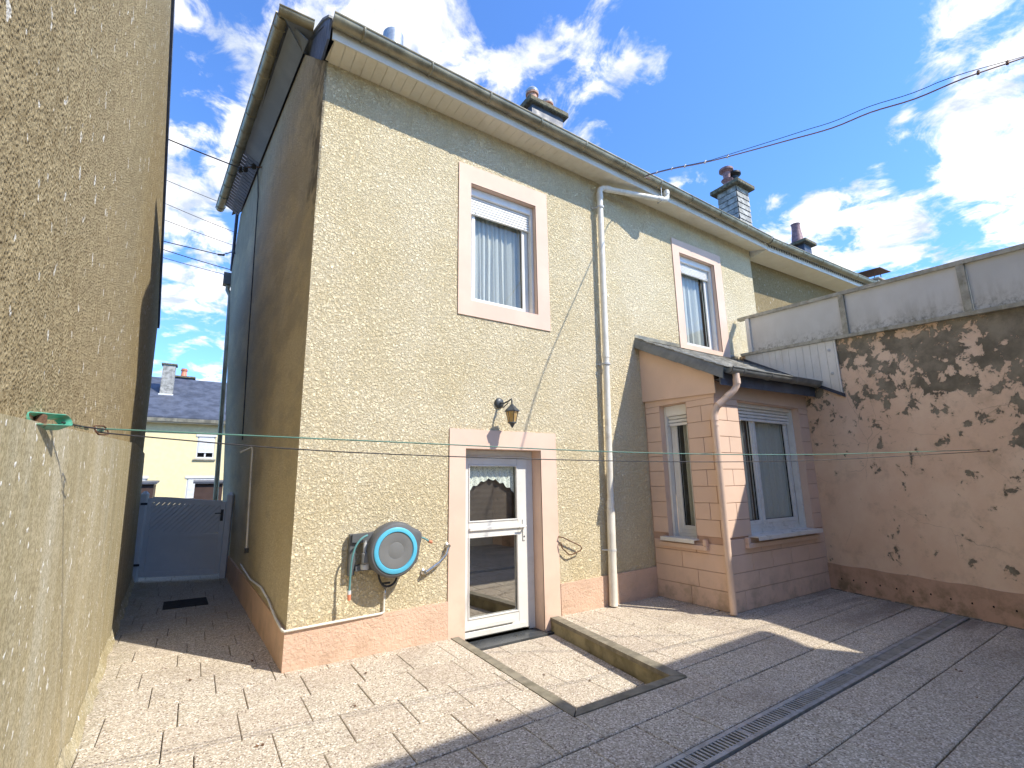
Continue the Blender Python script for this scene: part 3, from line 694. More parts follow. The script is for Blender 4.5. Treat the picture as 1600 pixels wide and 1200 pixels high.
# front eave: soffit boards, fascia, gutter
es = lambda x, z0=0: z0 - .027 * x
sof = MB().quad((-.03, .0, 5.945), (HX, .0, 5.945 - .016 * HX), (HX, -.30, 5.96 - .027 * HX), (-.0, -.30, 5.96)).build('soffit', 'pvc2', house)
x = .0; bw = .112
while x < HX - .05:
    x1 = min(x + bw - .004, HX + .02)
    MB().prism([(x, -.002, 5.927 - .016 * x), (x1, -.002, 5.927 - .016 * x1), (x1, -.295, 5.938 - .027 * x1), (x, -.295, 5.938 - .027 * x)], (0, 0, .008)).build('soffit_board', 'pvc2', sof); x += bw
MB().prism([(-.03, -.30, 5.925), (HX + .05, -.30, 5.925 - .027 * HX), (HX + .05, -.30, 6.075 - .027 * HX), (-.03, -.30, 6.08)], (0, -.02, 0)).build('fascia', 'pvc', house)
MB().prism([(HX + .05, .02, 5.9 - .027 * HX), (HX + .05, -.32, 5.925 - .027 * HX), (HX + .05, -.32, 6.075 - .027 * HX), (HX + .05, .02, 6.2 - .027 * HX)], (.012, 0, 0)).build('eave_end_board', 'pvc', house)
def gutter(pa, pb, out, r=.075, parent=house, mat='zinc', step=.75, name='gutter', band=True):
    pa, pb, out = Vector(pa), Vector(pb), Vector(out); n = 10; d = (pb - pa).normalized(); mb = MB(); vs = []; seg = 2
    def ring(p, rr): return [p + out * (-cos(pi * k / n) * rr) + Vector((0, 0, -sin(pi * k / n) * rr)) for k in range(n + 1)]
    ro = ring(pa, r) + ring(pb, r) + ring(pa, r - .006) + ring(pb, r - .006); m = n + 1; fs = []
    for k in range(n): fs += [(k, k + 1, m + k + 1, m + k), (2 * m + k, 3 * m + k, 3 * m + k + 1, 2 * m + k + 1)]
    for q in (0, n): fs.append((q, m + q, 3 * m + q, 2 * m + q))
    for k in range(n): fs += [(k, 2 * m + k, 2 * m + k + 1, k + 1), (m + k, m + k + 1, 3 * m + k + 1, 3 * m + k)]
    mb.add(ro, fs); mb.add(ring(pa, r) , [tuple(range(m))]); mb.add(ring(pb, r), [tuple(range(m))])
    mb.tube([pa + out * r + Vector((0, 0, .004)), pb + out * r + Vector((0, 0, .004))], .011, 8)
    g = mb.build(name, mat, parent, smooth=40)
    if band:
        Lh = (pb - pa).length; t = step * .4
        while t < Lh:
            c = pa + d * t; b = MB(); rr = r + .010; a_ = ring(c - d * .006, rr); b_ = ring(c + d * .006, rr); c_ = ring(c - d * .016, r + .0008); e_ = ring(c + d * .016, r + .0008)
            q = m; b.add(c_ + a_ + b_ + e_, [(k, k + 1, q + k + 1, q + k) for k in range(n)] + [(q + k, q + k + 1, 2 * q + k + 1, 2 * q + k) for k in range(n)] + [(2 * q + k, 2 * q + k + 1, 3 * q + k + 1, 3 * q + k) for k in range(n)])
            b.build('gutter_bracket', mat, g, smooth=60); t += step
    return g
gutter((-.05, -.392, 6.09), (HX + .0, -.392, 6.09 - .027 * HX), (0, -1, 0), .078)
# roof planes (the front slope, the half-hip, the rear slope)
roof = MB()
roof.quad((-.06, -.36, 6.10), (HX + .2, -.36, 6.10 - .12), (HX + .2, 3.28, 9.0), (2.0, 3.28, 9.05), (-.12, .93, 6.98))
roof.quad((-.38, .68, 6.93), (-.12, .93, 6.98), (2.0, 3.28, 9.05), (-.42, 5.64, 6.98), (-.65, 5.9, 6.93))
roof.quad((-.42, 5.64, 6.98), (2.0, 3.28, 9.05), (HX + .2, 3.28, 9.0), (HX + .2, 6.92, 5.98), (-.5, 6.92, 6.0))
rf = roof.build('roof', 'slate', house)
# slate cheek closing the front eave box and following the short verge
ck = [((-.052, .98, 6.83), (-.052, .98, 7.05)), ((-.040, .0, 5.93), (-.045, .0, 6.17)), ((-.040, -.30, 5.92), (-.045, -.36, 6.10))]
prof_lo = [(1.0, 6.83), (.0, 5.925), (-.30, 5.93)]; prof_hi = [(1.0, 7.10), (.0, 6.42), (-.385, 6.10)]
def along(pr, t):
    Ls = [math.dist(pr[i], pr[i + 1]) for i in range(len(pr) - 1)]; d = t * sum(Ls)
    for i, l in enumerate(Ls):
        if d <= l or i == len(Ls) - 1: q = d / l; return (pr[i][0] + (pr[i + 1][0] - pr[i][0]) * q, pr[i][1] + (pr[i + 1][1] - pr[i][1]) * q)
        d -= l
nb = 11
for k in range(nb):
    t0, t1 = k / nb, (k + 1) / nb - .008
    a, b, c, d = along(prof_lo, t0), along(prof_lo, t1), along(prof_hi, t1), along(prof_hi, t0)
    MB().prism([(-.05, a[0], a[1]), (-.05, b[0], b[1]), (-.05, c[0], c[1]), (-.05, d[0], d[1])], (-.022, 0, 0)).build('verge_slate', 'slate_blue', house)
MB().prism([(-.05, 1.0, 7.09), (-.05, .0, 6.415), (-.05, -.385, 6.09), (-.05, -.385, 6.12), (-.05, 0, 6.45), (-.05, 1.0, 7.12)], (-.04, 0, 0)).build('verge_trim', 'slate_edge', house)
# half-hip eave: fascia (sheet near, slates far), gutter
fa = MB()
def fpt(y, k): # k=0 wall, 1 gutter line
    xw = sx(y, 6.83); return (xw - .03 - .24 * k - .02 * k * y / 6, y, 6.80 + .16 * k)
def fz(y0, y1): return [fpt(y0, 0), fpt(y1, 0), fpt(y1, 1), fpt(y0, 1)]
MB().prism(fz(.74, 3.6), (0, 0, .02)).build('fascia_sheet', 'flash', house)
k = 3.605
while k < 5.6: MB().prism(fz(k, k + .085), (0, 0, .02)).build('fascia_slate', 'slate_blue', house); k += .10
xg0, xg1 = sx(.75, 6.83) - .315, sx(5.9, 6.83) - .33
gutter((xg0, .72, 6.99), (xg1, 5.85, 6.99), (-1, 0, 0), .075, step=.44)
gutter((xg0 - .06, .68, 6.995), (-.09, .62, 6.94), (0, -1, 0), .07, band=False)
MB().prism([(xg0, .70, 6.93), (-.075, .66, 6.88), (-.055, 1.0, 6.84), (sx(.95, 6.8) - .03, .95, 6.80)], (0, 0, .02)).build('hip_soffit', 'flash', house)
MB().tube([(-.53, 6.60, 6.02), (-.56, 5.62, 6.86)], .03, 8).build('rear_verge', 'slate_blue', house)
# rear gutter box and downpipe
B(-.66, -.50, 6.62, 6.80, 5.72, 5.98).build('rear_gutter_end', 'slate_edge', house)
MB().tube([(-.56, 6.70, 5.72), (-.56, 6.72, 5.62), (-.50, 6.66, 5.48), (-.34, 6.66, 0)], .045, 10).build('rear_downpipe', 'zinc', house, smooth=50)

# ------------------------------------------------------------------ chimneys on the roof
def pot(parent, c, r, h, mat='terracotta', collar=True):
    pr = [(r * 1.1, 0), (r * 1.1, .05), (r, .07), (r * .92, h * .7), (r * 1.18, h * .74), (r * 1.2, h * .84), (r * .95, h * .88), (r, h), (r * .8, h), (r * .8, h * .6)]
    return MB().lathe(c, pr, 16).build('chimney_pot', mat, parent, smooth=35)
v = MB().lathe((1.72, 3.3, 8.8), [(.13, 0), (.13, 1.10), (.20, 1.12), (.20, 1.50), (.17, 1.54), (.03, 1.56)], 20).build('roof_vent', 'galv', smooth=35, label='round galvanised vent cowl peeping above the front gutter', category='vent')
ch = thing('chimney', (5.3, 3.2, 9), 'chimney with two short clay pots on a mossy slab behind the gutter', 'chimney')
B(4.9, 5.8, 3.0, 3.5, 8.6, 10.02).build('stack', 'slate', ch)
MB().bbox(4.78, 5.92, 2.9, 3.6, 10.02, 10.16, .02).build('capping_slab', 'moss_slab', ch)
pot(ch, (5.06, 3.2, 10.15), .13, .40); pot(ch, (5.5, 3.2, 10.13), .13, .32)
for x, z in ((5.06, 10.55), (5.5, 10.45)): MB().lathe((x, 3.2, z), [(.15, -.05), (.16, 0), (.12, .06), (.02, .075)], 14).build('cowl', 'galv', ch, smooth=40)
def slate_stack(root, x0, x1, y0, y1, z0, z1, rows_, cols, mat='slate_old'):
    st = B(x0, x1, y0, y1, z0, z1).build('stack', 'slate', root); h = (z1 - z0) / rows_
    for r in range(rows_):
        for side in (0, 1):
            L_ = (x1 - x0) if side == 0 else (y1 - y0); n = cols if side == 0 else cols - 1; off = (L_ / n) * (.5 if r % 2 else 0)
            us = [0] + [u for u in [off + k * L_ / n for k in range(n + 1)] if .03 < u < L_ - .03] + [L_]
            for a, b in zip(us[:-1], us[1:]):
                za, zb = z0 + r * h + .008, z0 + (r + 1) * h
                if side == 0: MB().prism([(x0 + a + .004, y0 - .025, za), (x0 + b - .004, y0 - .025, za), (x0 + b - .004, y0 - .008, zb), (x0 + a + .004, y0 - .008, zb)], (0, .007, 0)).build('slate', mat, st)
                else: MB().prism([(x0 - .025, y0 + a + .004, za), (x0 - .025, y0 + b - .004, za), (x0 - .008, y0 + b - .004, zb), (x0 - .008, y0 + a + .004, zb)], (.007, 0, 0)).build('slate', mat, st)
    return st
c2 = thing('chimney', (11.9, 1.9, 9), 'tall slate-hung chimney with two dark cowls on a mossy slab', 'chimney')
slate_stack(c2, 11.38, 11.98, 2.12, 2.70, 8.0, 9.72, 10, 2)
MB().bbox(11.24, 12.10, 1.96, 2.86, 9.72, 9.85, .02).build('capping_slab', 'moss_slab', c2)
for (x, y, s_) in ((11.55, 2.45, 1.), (11.80, 2.38, .86)):
    MB().lathe((x, y, 9.85), [(.10, 0), (.10, .18 * s_), (.14, .22 * s_), (.17, .27 * s_), (.09, .31 * s_), (.11, .50 * s_), (.20, .56 * s_), (.20, .62 * s_), (.14, .66 * s_), (.02, .68 * s_)], 16).build('chimney_cowl', 'terracotta2' if s_ == 1. else 'black', c2, smooth=35)
c3 = thing('chimney', (15.1, 1.9, 9), 'low chimney with one purple clay pot at the row end', 'chimney')
B(14.55, 15.0, 1.95, 2.4, 7.9, 8.72).build('stack', 'slate', c3); MB().bbox(14.42, 15.12, 1.82, 2.52, 8.72, 8.83, .02).build('capping_slab', 'moss_slab', c3)
MB().lathe((14.62, 2.15, 8.83), [(.19, 0), (.17, .08), (.13, .40), (.12, .60), (.14, .64), (.10, .66)], 16).build('chimney_pot', 'terracotta2', c3, smooth=35)
c4 = thing('chimney', (21, 2.2, 8), 'buff brick chimney under a flat rusty metal cover beyond the white panels', 'chimney')
bk = B(21.0, 21.7, 2.3, 2.85, 8.0, 9.12).build('stack', 'brick', c4)
for r in range(7):
    for q in range(4):
        o_ = (.10 if r % 2 else 0)
        xa = max(21.0, 21.0 + q * .22 - o_); xb = min(21.7, 21.0 + (q + 1) * .22 - o_ - .012)
        if xb - xa > .04: MB().box(xa, xb, 2.285, 2.299, 8.2 + r * .13, 8.2 + r * .13 + .115).build('brick', 'brick', bk)
MB().bbox(20.92, 21.78, 2.22, 2.93, 9.12, 9.20, .02).build('capping_slab', 'brick', c4)
for x in (21.02, 21.68):
    MB().tube([(x, 2.4, 9.2), (x, 2.4, 9.50)], .015, 6).build('cover_leg', 'rust', c4)
MB().prism([(20.8, 2.1, 9.48), (21.85, 2.1, 9.54), (21.85, 3.0, 9.60), (20.8, 3.0, 9.54)], (0, 0, .02)).build('metal_cover', 'rust', c4)

# ------------------------------------------------------------------ terraced neighbour on the right
nb_ = thing('terraced_house', (12, .2, 0), 'adjoining brown pebble-dashed terrace house continuing the eaves line to the right', 'house')
ez = lambda x: 5.70 + .030 * (x - 7.8)
MB().quad((HX + .02, .14, 0), (26, .14, 0), (26, .14, ez(26) + .1), (HX + .02, .14, ez(HX) + .1)).quad((26, .14, 0), (26, 6.5, 0), (26, 6.5, ez(26)), (26, .14, ez(26))).build('front_wall', 'nbr_stucco', nb_)
sf = MB().quad((HX + .07, .14, ez(HX) + .03), (26, .14, ez(26) + .03), (26, -.30, ez(26) + .03), (HX + .07, -.30, ez(HX) + .03)).build('soffit', 'pvc2', nb_)
x = HX + .07
while x < 13.2:
    MB().prism([(x, .13, ez(x) + .014), (x + .108, .13, ez(x) + .014), (x + .108, -.296, ez(x) + .014), (x, -.296, ez(x) + .014)], (0, 0, .008)).build('soffit_board', 'pvc2', sf); x += .112
MB().prism([(HX + .07, -.30, ez(HX)), (26, -.30, ez(26)), (26, -.30, ez(26) + .17), (HX + .07, -.30, ez(HX) + .15)], (0, -.02, 0)).build('fascia', 'pvc', nb_)
mb = MB(); x = HX + .1
while x < 15: mb.box(x, x + .045, -.3235, -.321, ez(x) + .075, ez(x) + .125); x += .09
mb.build('vent_slots', 'flash', nb_, kind='stuff')
gutter((HX + .02, -.395, 5.865), (26, -.395, ez(26) + .17), (0, -1, 0), .076, nb_, step=.8)
MB().quad((HX + .21, -.34, 5.89), (26, -.34, ez(26) + .2), (26, 3.28, ez(26) + 3.0), (HX + .21, 3.28, 8.9)).quad((HX + .21, 3.28, 8.9), (26, 3.28, ez(26) + 3.0), (26, 7, ez(26)), (HX + .21, 7, 5.9)).build('roof', 'slate', nb_)

# ------------------------------------------------------------------ pink lean-to extension
ext = thing('lean_to_extension', (5.7, -.6, 0), 'pink painted block lean-to with slate roof and two windows in the corner', 'extension')
EX, EY = 4.55, -1.11
TE = lambda u, v, w: (u, EY - v, w)             # front face
TS = lambda u, v, w: (EX - v, -u, w)            # left face, u = distance from the house wall
FO = (5.02, 6.53, .80, 2.50); LO = (.27, .70, .76, 2.50)
def zr(y): return 3.50 + .52 * y      # roof underside at depth y
mb = MB(); wall_holes(mb, TE, EX + .001, 6.95, -.02, 2.80, [FO]); mb.build('front_wall', 'groove', ext)
mb = MB(); wall_holes(mb, TS, 0, -EY, -.02, 2.56, [LO]); mb.quad((EX, 0, 2.56), (EX, EY, 2.56), (EX, EY, zr(EY)), (EX, 0, zr(0))); mb.build('side_wall', 'groove', ext)
# reveals
def reveal(T, r, dep, mat='block'):
    a, b, c, d = r; m = MB()
    m.quad(T(a, 0.014, c), T(a, 0.014, d), T(a, -dep, d), T(a, -dep, c)).quad(T(b, 0.014, c), T(b, 0.014, d), T(b, -dep, d), T(b, -dep, c)).quad(T(a, 0.014, d), T(b, 0.014, d), T(b, -dep, d), T(a, -dep, d)).quad(T(a, 0.014, c), T(b, 0.014, c), T(b, -dep, c), T(a, -dep, c))
    return m.build('reveal', mat, ext)
reveal(TE, FO, .24); reveal(TS, LO, .20)
def blockrow(T, u0, u1, z0, z1, cuts, first=None, mat='block'):
    us = [u0] + [c for c in cuts if u0 + .04 < c < u1 - .04] + [u1]
    for a, b in zip(us[:-1], us[1:]):
        MB().bbox(a + .003, b - .003, .0, .013, z0 + .003, z1 - .003, .0028, T).build('block', mat, ext)
for r in range(12):
    z0, z1 = .02 + r * .2, .02 + (r + 1) * .2
    if r == 0: z0 = .0
    if r < 4 and z1 <= .83:
        if r == 3: z1 = .80
        off = .22 if r % 2 else 0.
        blockrow(TE, EX - .012, 6.9, z0, z1, [EX + off + k * .44 for k in range(1, 7)] if r in (3, 2) else [EX + .22 + off * 1.5, 6.0 - off])
        blockrow(TS, .02, -EY - .001, z0, min(z1, .74 if r == 3 else z1), [.45 + off] if r else [.55])
    else:
        if z0 < .8: z0 = .80
        blockrow(TE, EX - .012, FO[0], z0, z1, [EX + .22] if r % 2 else [])
        blockrow(TE, FO[1], 6.9, z0, z1, [])
        blockrow(TS, .02, LO[0], max(z0, .74 if r == 4 else z0), z1, []); blockrow(TS, LO[1], -EY - .001, z0, z1, [.92] if r % 2 else [1.04])
MB().bbox(EX - .012, 6.9, .0, .013, 2.505, 2.80, .003, TE).build('lintel_band', 'block', ext)
MB().bbox(EX - .012, FO[0], 0, .0125, 2.423, 2.502, .003, TE).build('block', 'block', ext); MB().bbox(FO[1], 6.9, 0, .0125, 2.423, 2.502, .003, TE).build('block', 'block', ext)
MB().bbox(.02, LO[0], 0, .0125, 2.423, 2.502, .003, TS).build('block', 'block', ext); MB().bbox(LO[1], -EY - .001, 0, .0125, 2.423, 2.502, .003, TS).build('block', 'block', ext)
MB().bbox(.02, -EY - .001, 0, .0125, 2.505, 2.60, .003, TS).build('lintel_band', 'block', ext)
MB().prism([(EX - .018, .0, 2.60), (EX - .018, -1.165, 2.545), (EX - .018, -1.165, zr(-1.165) - .02), (EX - .018, 0, zr(0) - .02)], (-.022, 0, 0)).build('verge_board', 'pink', ext)
# windows
wf = window(ext, TE, FO, .05, 2.27, rec=.10, fr=.05, mull=5.60, slats=4, low=.07)
curtain(TE, 5.15, 5.52, .95, 2.46, -.235, wf, 6); curtain(TE, 5.66, 6.50, .95, 2.46, -.235, wf, 16, .012)
MB().box(4.8, 6.7, -.25, -.22, .5, 2.6).build('room_back', 'interior', wf)
wl = window(ext, TS, LO, .14, 2.22, rec=.09, fr=.05, slats=3, low=.06)
curtain(TS, .45, .60, .9, 2.46, -.225, wl, 4)
MB().box(EX + .9, EX + .93, -.9, -.1, .5, 2.6).build('room_back', 'interior', wl)
# sills
def sill(T, u0, u1, z, v0, v1, mat='pvc'):
    m = MB(); m.bbox(u0, u1, v0, v1, z - .018, z, .004, T); m.bbox(u0, u1, v1, v1 + .006, z - .05, z, .003, T); return m.build('window_sill', mat, ext)
sill(TE, 4.97, 6.52, .822, -.16, .13); sill(TS, .20, .72, .782, -.13, .10)
for (T, a, b, z) in ((TE, 4.86, 6.60, .74), (TS, .13, .86, .715)):
    m = MB(); m.bbox(a, b, .013, .065, z - .055, z, .006, T); m.bbox(a if T is TE else b - .05, a + .05 if T is TE else b, .013, .066, z, z + .07, .006, T); m.build('old_sill', 'block', ext)
# roof: deck, slates, flashing, verge tiles, gutter
RX0, RX1 = 4.44, 7.02
def rp(x, t, lift=0): # t 0 at the house wall, 1 at the eave
    y = -1.34 * t; return (x, y, 3.53 + .52 * y + lift)
MB().prism([rp(RX0, 0), rp(RX1, 0), rp(RX1, 1), rp(RX0, 1)], (0, 0, -.03)).build('roof_deck', 'slate_edge', ext)
nr = 9
for r in range(nr):
    t0, t1 = r / nr + .03, (r + 1) / nr + .05
    t1 = min(t1, 1.02); wd = .17; x = RX0 - (.085 if r % 2 else 0)
    while x < 6.98:
        a, b = max(x, RX0), min(x + wd - .004, RX1); x += wd
        if b - a < .03: continue
        j = random.uniform(-.002, .003); p = [rp(a, t0, .004), rp(b, t0, .004), rp(b, t1, .017 + j), rp(a, t1, .017 - j)]
        MB().prism(p, (0, 0, .006)).build('slate', 'slate_old', ext)
MB().prism([rp(RX0, 0, .018), rp(RX1, 0, .018), rp(RX1, .11, .028), rp(RX0, .11, .028)], (0, 0, .004)).prism([(RX0, -.004, 3.55), (RX1, -.004, 3.55), (RX1, -.004, 3.60), (RX0, -.004, 3.60)], (0, .003, 0)).build('flashing', 'zinc', ext)
for k in range(4):
    t0, t1 = k / 4 + .004, (k + 1) / 4 + .03
    if k == 3: t1 = 1.01
    vs = []; n = 6
    for t in (t0, t1):
        x, y, z = rp(RX0, t, .028 + (.008 if t == t0 else .0))
        for q in range(n + 1):
            th = q / n; vs.append((x + .05 - .085 * th ** .6, y, z - .17 * th ** 1.7))
    m_ = n + 1; mb = MB(); mb.add(vs, [(q, q + 1, m_ + q + 1, m_ + q) for q in range(n)]); mb.add([(v_[0] + .012, v_[1], v_[2] - .004) for v_ in vs], [(q, q + 1, m_ + q + 1, m_ + q) for q in range(n)])
    mb.quad(vs[n], vs[2 * n + 1], (vs[2 * n + 1][0] + .05, vs[2 * n + 1][1], vs[2 * n + 1][2]), (vs[n][0] + .05, vs[n][1], vs[n][2]))
    mb.build('verge_tile', 'slate_edge', ext, smooth=50)
MB().prism([(RX0 - .0, -1.30, 2.62), (6.72, -1.30, 2.66), (6.72, -1.30, 2.82), (RX0 - .0, -1.30, 2.80)], (0, .015, 0)).build('fascia', 'slate', ext)
MB().prism([(EX - .02, EY - .012, 2.71), (6.74, EY - .012, 2.73), (6.74, -1.29, 2.73), (EX - .02, -1.29, 2.70)], (0, 0, .012)).build('soffit', 'slate', ext)
gutter((RX0 + .06, -1.375, 2.815), (6.66, -1.375, 2.85), (0, -1, 0), .068, ext, 'slate_edge', step=.62)
bp = MB(); pth = [(4.64, -1.38, 2.76), (4.64, -1.38, 2.66)] + arc((4.64, -1.38, 2.64), (4.64, -1.37, 2.58), (4.59, -1.32, 2.52), 4) + arc((4.50, -1.21, 2.40), (4.47, -1.16, 2.34), (4.468, -1.15, 2.26), 4) + [(4.468, -1.15, .01)]
dpipe = bp.tube(pth, .040, 14).build('downpipe', 'pipe_pink', ext, smooth=40)
for p, q in (((4.64, -1.38, 2.70), (4.64, -1.38, 2.63)), ((4.595, -1.325, 2.525), (4.56, -1.28, 2.48)), ((4.52, -1.235, 2.425), (4.49, -1.20, 2.385)), ((4.468, -1.15, 2.26), (4.468, -1.15, 2.20)), ((4.468, -1.15, 2.15), (4.468, -1.15, 2.135))):
    MB().tube([p, q], .045, 14).build('pipe_collar', 'pipe_pink', dpipe, smooth=40)
MB().tube([(4.468, -1.15, 2.14), (4.53, -1.10, 2.14)], .01, 6).build('pipe_clip', 'pipe_pink', dpipe)

# ------------------------------------------------------------------ main white downpipe
dp = thing('downpipe', (3.65, -.08, 0), 'white rainwater downpipe on the cream front wall with long sloping top arm', 'drainpipe')
A0 = Vector((4.92, -.40, 5.88)); A1 = Vector((4.90, -.40, 5.72)); E1 = Vector((3.83, -.09, 5.73)); E2 = Vector((3.70, -.085, 0.02))
pth = [A0, A0 + Vector((0, 0, -.08))] + arc(A0 + Vector((0, 0, -.10)), Vector((4.92, -.40, 5.72)), Vector((4.84, -.377, 5.715)), 4) + arc(Vector((3.90, -.11, 5.725)), Vector((3.815, -.085, 5.73)), Vector((3.812, -.085, 5.64)), 5) + [Vector((3.76, -.085, 3.2)), Vector((3.70, -.085, 1.25)), Vector((3.69, -.085, .8)), Vector((3.66, -.085, .01))]
MB().tube(pth, .042, 14).build('pipe', 'pipe_white', dp, smooth=40)
for p, q in ((A0 + Vector((0, 0, -.02)), A0 + Vector((0, 0, -.07))), (Vector((4.84, -.377, 5.715)), Vector((4.76, -.355, 5.716))), (Vector((3.98, -.135, 5.725)), Vector((3.90, -.112, 5.725))), (Vector((3.812, -.085, 5.63)), Vector((3.812, -.085, 5.54))), (Vector((3.76, -.085, 3.22)), Vector((3.758, -.085, 3.14))), (Vector((3.70, -.085, 1.25)), Vector((3.693, -.085, 1.16)))):
    MB().tube([p, q], .048, 14).build('pipe_collar', 'pipe_white', dp, smooth=40)
MB().tube([Vector((3.694, -.085, 1.16)), Vector((3.66, -.085, .015))], .052, 14).build('cast_iron_foot', 'pipe_white', dp, smooth=40)
for z, x in ((5.40, 3.807), (3.05, 3.757), (.66, 3.681)):
    m = MB(); m.lathe((x, -.085, z), [(.056, -.012), (.056, .012)], 14); m.tube([(x - .02, -.09, z), (x - .08, -.02, z), (x - .09, .0, z)], .008, 6); m.build('pipe_clip', 'lgrey', dp)
MB().tube([(4.70, -.33, 6.02), (4.78, -.42, 5.95), (4.80, -.40, 5.68), (4.78, -.33, 5.66)], .009, 6).build('hanger_rod', 'galv', dp)

# ------------------------------------------------------------------ wall lantern
ln = thing('wall_lantern', (2.15, 0, 2.3), 'small black wall lantern with amber glass above the door', 'lamp')
MB().lathe((2.10, -.016, 2.40), [(.06, .016), (.06, .0), (.05, -.012), (.02, -.02)], 18, 'Y').build('backplate', 'metal_blk', ln, smooth=40)
MB().tube([(2.10, -.03, 2.40), (2.11, -.09, 2.385), (2.13, -.15, 2.40), (2.15, -.19, 2.425), (2.15, -.20, 2.40), (2.15, -.20, 2.35)], .009, 8).build('arm', 'metal_blk', ln, smooth=50)
MB().tube([(2.10, -.03, 2.36), (2.11, -.08, 2.34), (2.135, -.15, 2.385)], .006, 8).build('brace', 'metal_blk', ln, smooth=50)
LC = Vector((2.15, -.20, 0))
def hexr(r, z, n=6, o=.3): return [LC + Vector((r * cos(2 * pi * k / n + o), r * sin(2 * pi * k / n + o), z)) for k in range(n)]
cap = MB(); rr = [hexr(.02, 2.36), hexr(.03, 2.345), hexr(.085, 2.29), hexr(.088, 2.28), hexr(.06, 2.28)]
for a, b in zip(rr[:-1], rr[1:]):
    for k in range(6): cap.quad(a[k], a[(k + 1) % 6], b[(k + 1) % 6], b[k])
cap.quad(*rr[0]); cap.quad(*rr[-1]); cap.build('cap', 'metal_blk', ln)
to, bo = hexr(.068, 2.278), hexr(.042, 2.155)
for k in range(6):
    MB().quad(to[k], to[(k + 1) % 6], bo[(k + 1) % 6], bo[k]).build('pane', 'amber', ln)
    MB().tube([to[k], bo[k]], .0045, 5).build('glazing_bar', 'metal_blk', ln)
MB().lathe((2.15, -.20, 2.11), [(.004, -.012), (.012, 0), (.02, .012), (.03, .03), (.05, .042), (.048, .05)], 12).build('finial', 'metal_blk', ln, smooth=50)
MB().lathe((2.15, -.20, 2.165), [(.012, 0), (.012, .05), (.02, .065), (.018, .09), (.003, .1)], 10).build('bulb', 'lgrey', ln, smooth=50)

# ------------------------------------------------------------------ hose reel
hr = thing('hose_reel', (.75, 0, .9), 'wall-mounted grey hose reel with light blue ring left of the door', 'hose reel')
RC = Vector((.845, -.16, .905))
def disc_y(c, prof, n=48, out=None):      # outline radius as function of angle
    mb = MB(); vs = []; out = out or (lambda q: 1.)
    for (r, h) in prof:
        for k in range(n): q = 2 * pi * k / n; vs.append(tuple(c + Vector((r * out(q) * cos(q), h, r * out(q) * sin(q)))))
    fs = []
    for i in range(len(prof) - 1):
        for k in range(n): a = i * n + k; b = i * n + (k + 1) % n; fs.append((a, b, b + n, a + n))
    fs += [tuple(range(n)), tuple(range((len(prof) - 1) * n, len(prof) * n))]; mb.add(vs, fs); return mb
def outl(q):
    d = (q - radians(28) + pi) % (2 * pi) - pi; return 1 + .20 * math.exp(-(d / .26) ** 2) + .05 * math.exp(-(((q - radians(75) + pi) % (2 * pi) - pi) / .5) ** 2)
disc_y(RC, [(.225, .09), (.24, .07), (.243, -.03), (.232, -.055), (.222, -.062)], out=outl).build('casing', 'reel', hr, smooth=35)
disc_y(RC, [(.205, -.061), (.203, -.070), (.196, -.074), (.168, -.074), (.163, -.066), (.162, -.060)]).build('blue_ring', 'reel_blue', hr, smooth=35)
disc_y(RC, [(.162, -.0615), (.160, -.066), (.078, -.068), (.074, -.0665), (.068, -.068), (.01, -.068)]).build('front_disc', 'reel_disc', hr, smooth=30)
m = MB(); m.bbox(.462, .52, -.075, -.015, .70, 1.06, .008); m.build('wall_bracket', 'reel', hr)
MB().prism([(.48, -.10, .99), (.75, -.12, .98), (.78, -.12, 1.09), (.64, -.11, 1.065), (.48, -.10, 1.06)], (0, .07, 0)).build('upper_arm', 'reel', hr)
MB().prism([(.52, -.10, .74), (.75, -.12, .74), (.75, -.12, .83), (.60, -.11, .80), (.52, -.10, .78)], (0, .07, 0)).build('lower_arm', 'reel', hr)
MB().bbox(.56, .66, -.155, -.11, .80, .90, .012).build('handle_grip', 'reel_disc', hr)
MB().lathe((.60, -.10, .765), [(.035, -.015), (.04, 0), (.04, .03), (.02, .04)], 14).build('pivot_knob', 'lgrey', hr, smooth=40)
MB().tube([(.60, -.09, .78), (.60, -.09, 1.0)], .02, 10).build('pivot_rod', 'lgrey', hr, smooth=40)
MB().tube(arc((.60, -.15, 1.05), (.47, -.17, 1.02), (.468, -.14, .80), 8) + [Vector((.466, -.13, .585))], .0095, 8).build('hose', 'hose', hr, smooth=60)
MB().tube([(.466, -.13, .592), (.466, -.13, .56)], .016, 10).build('hose_collar', 'lgrey', hr, smooth=50); MB().tube([(.466, -.13, .56), (.468, -.13, .51)], [.017, .014], 10).build('hose_connector', 'orange', hr, smooth=50)
MB().tube([(1.078, -.14, 1.01), (1.10, -.14, 1.0)], .02, 10).build('hose_outlet', 'black', hr, smooth=50)
MB().tube([(1.10, -.14, 1.0), (1.15, -.14, .985), (1.20, -.14, .955)], .009, 8).build('hose', 'hose', hr, smooth=60); MB().tube([(1.20, -.14, .955), (1.235, -.14, .94)], .015, 10).build('hose_connector', 'orange', hr, smooth=50)
MB().tube(arc((.72, -.13, .70), (.74, -.14, .58), (.82, -.13, .585), 6) + arc((.82, -.13, .585), (.89, -.12, .59), (.90, -.12, .67), 6)[1:], .010, 8).build('supply_hose', 'black', hr, smooth=60)
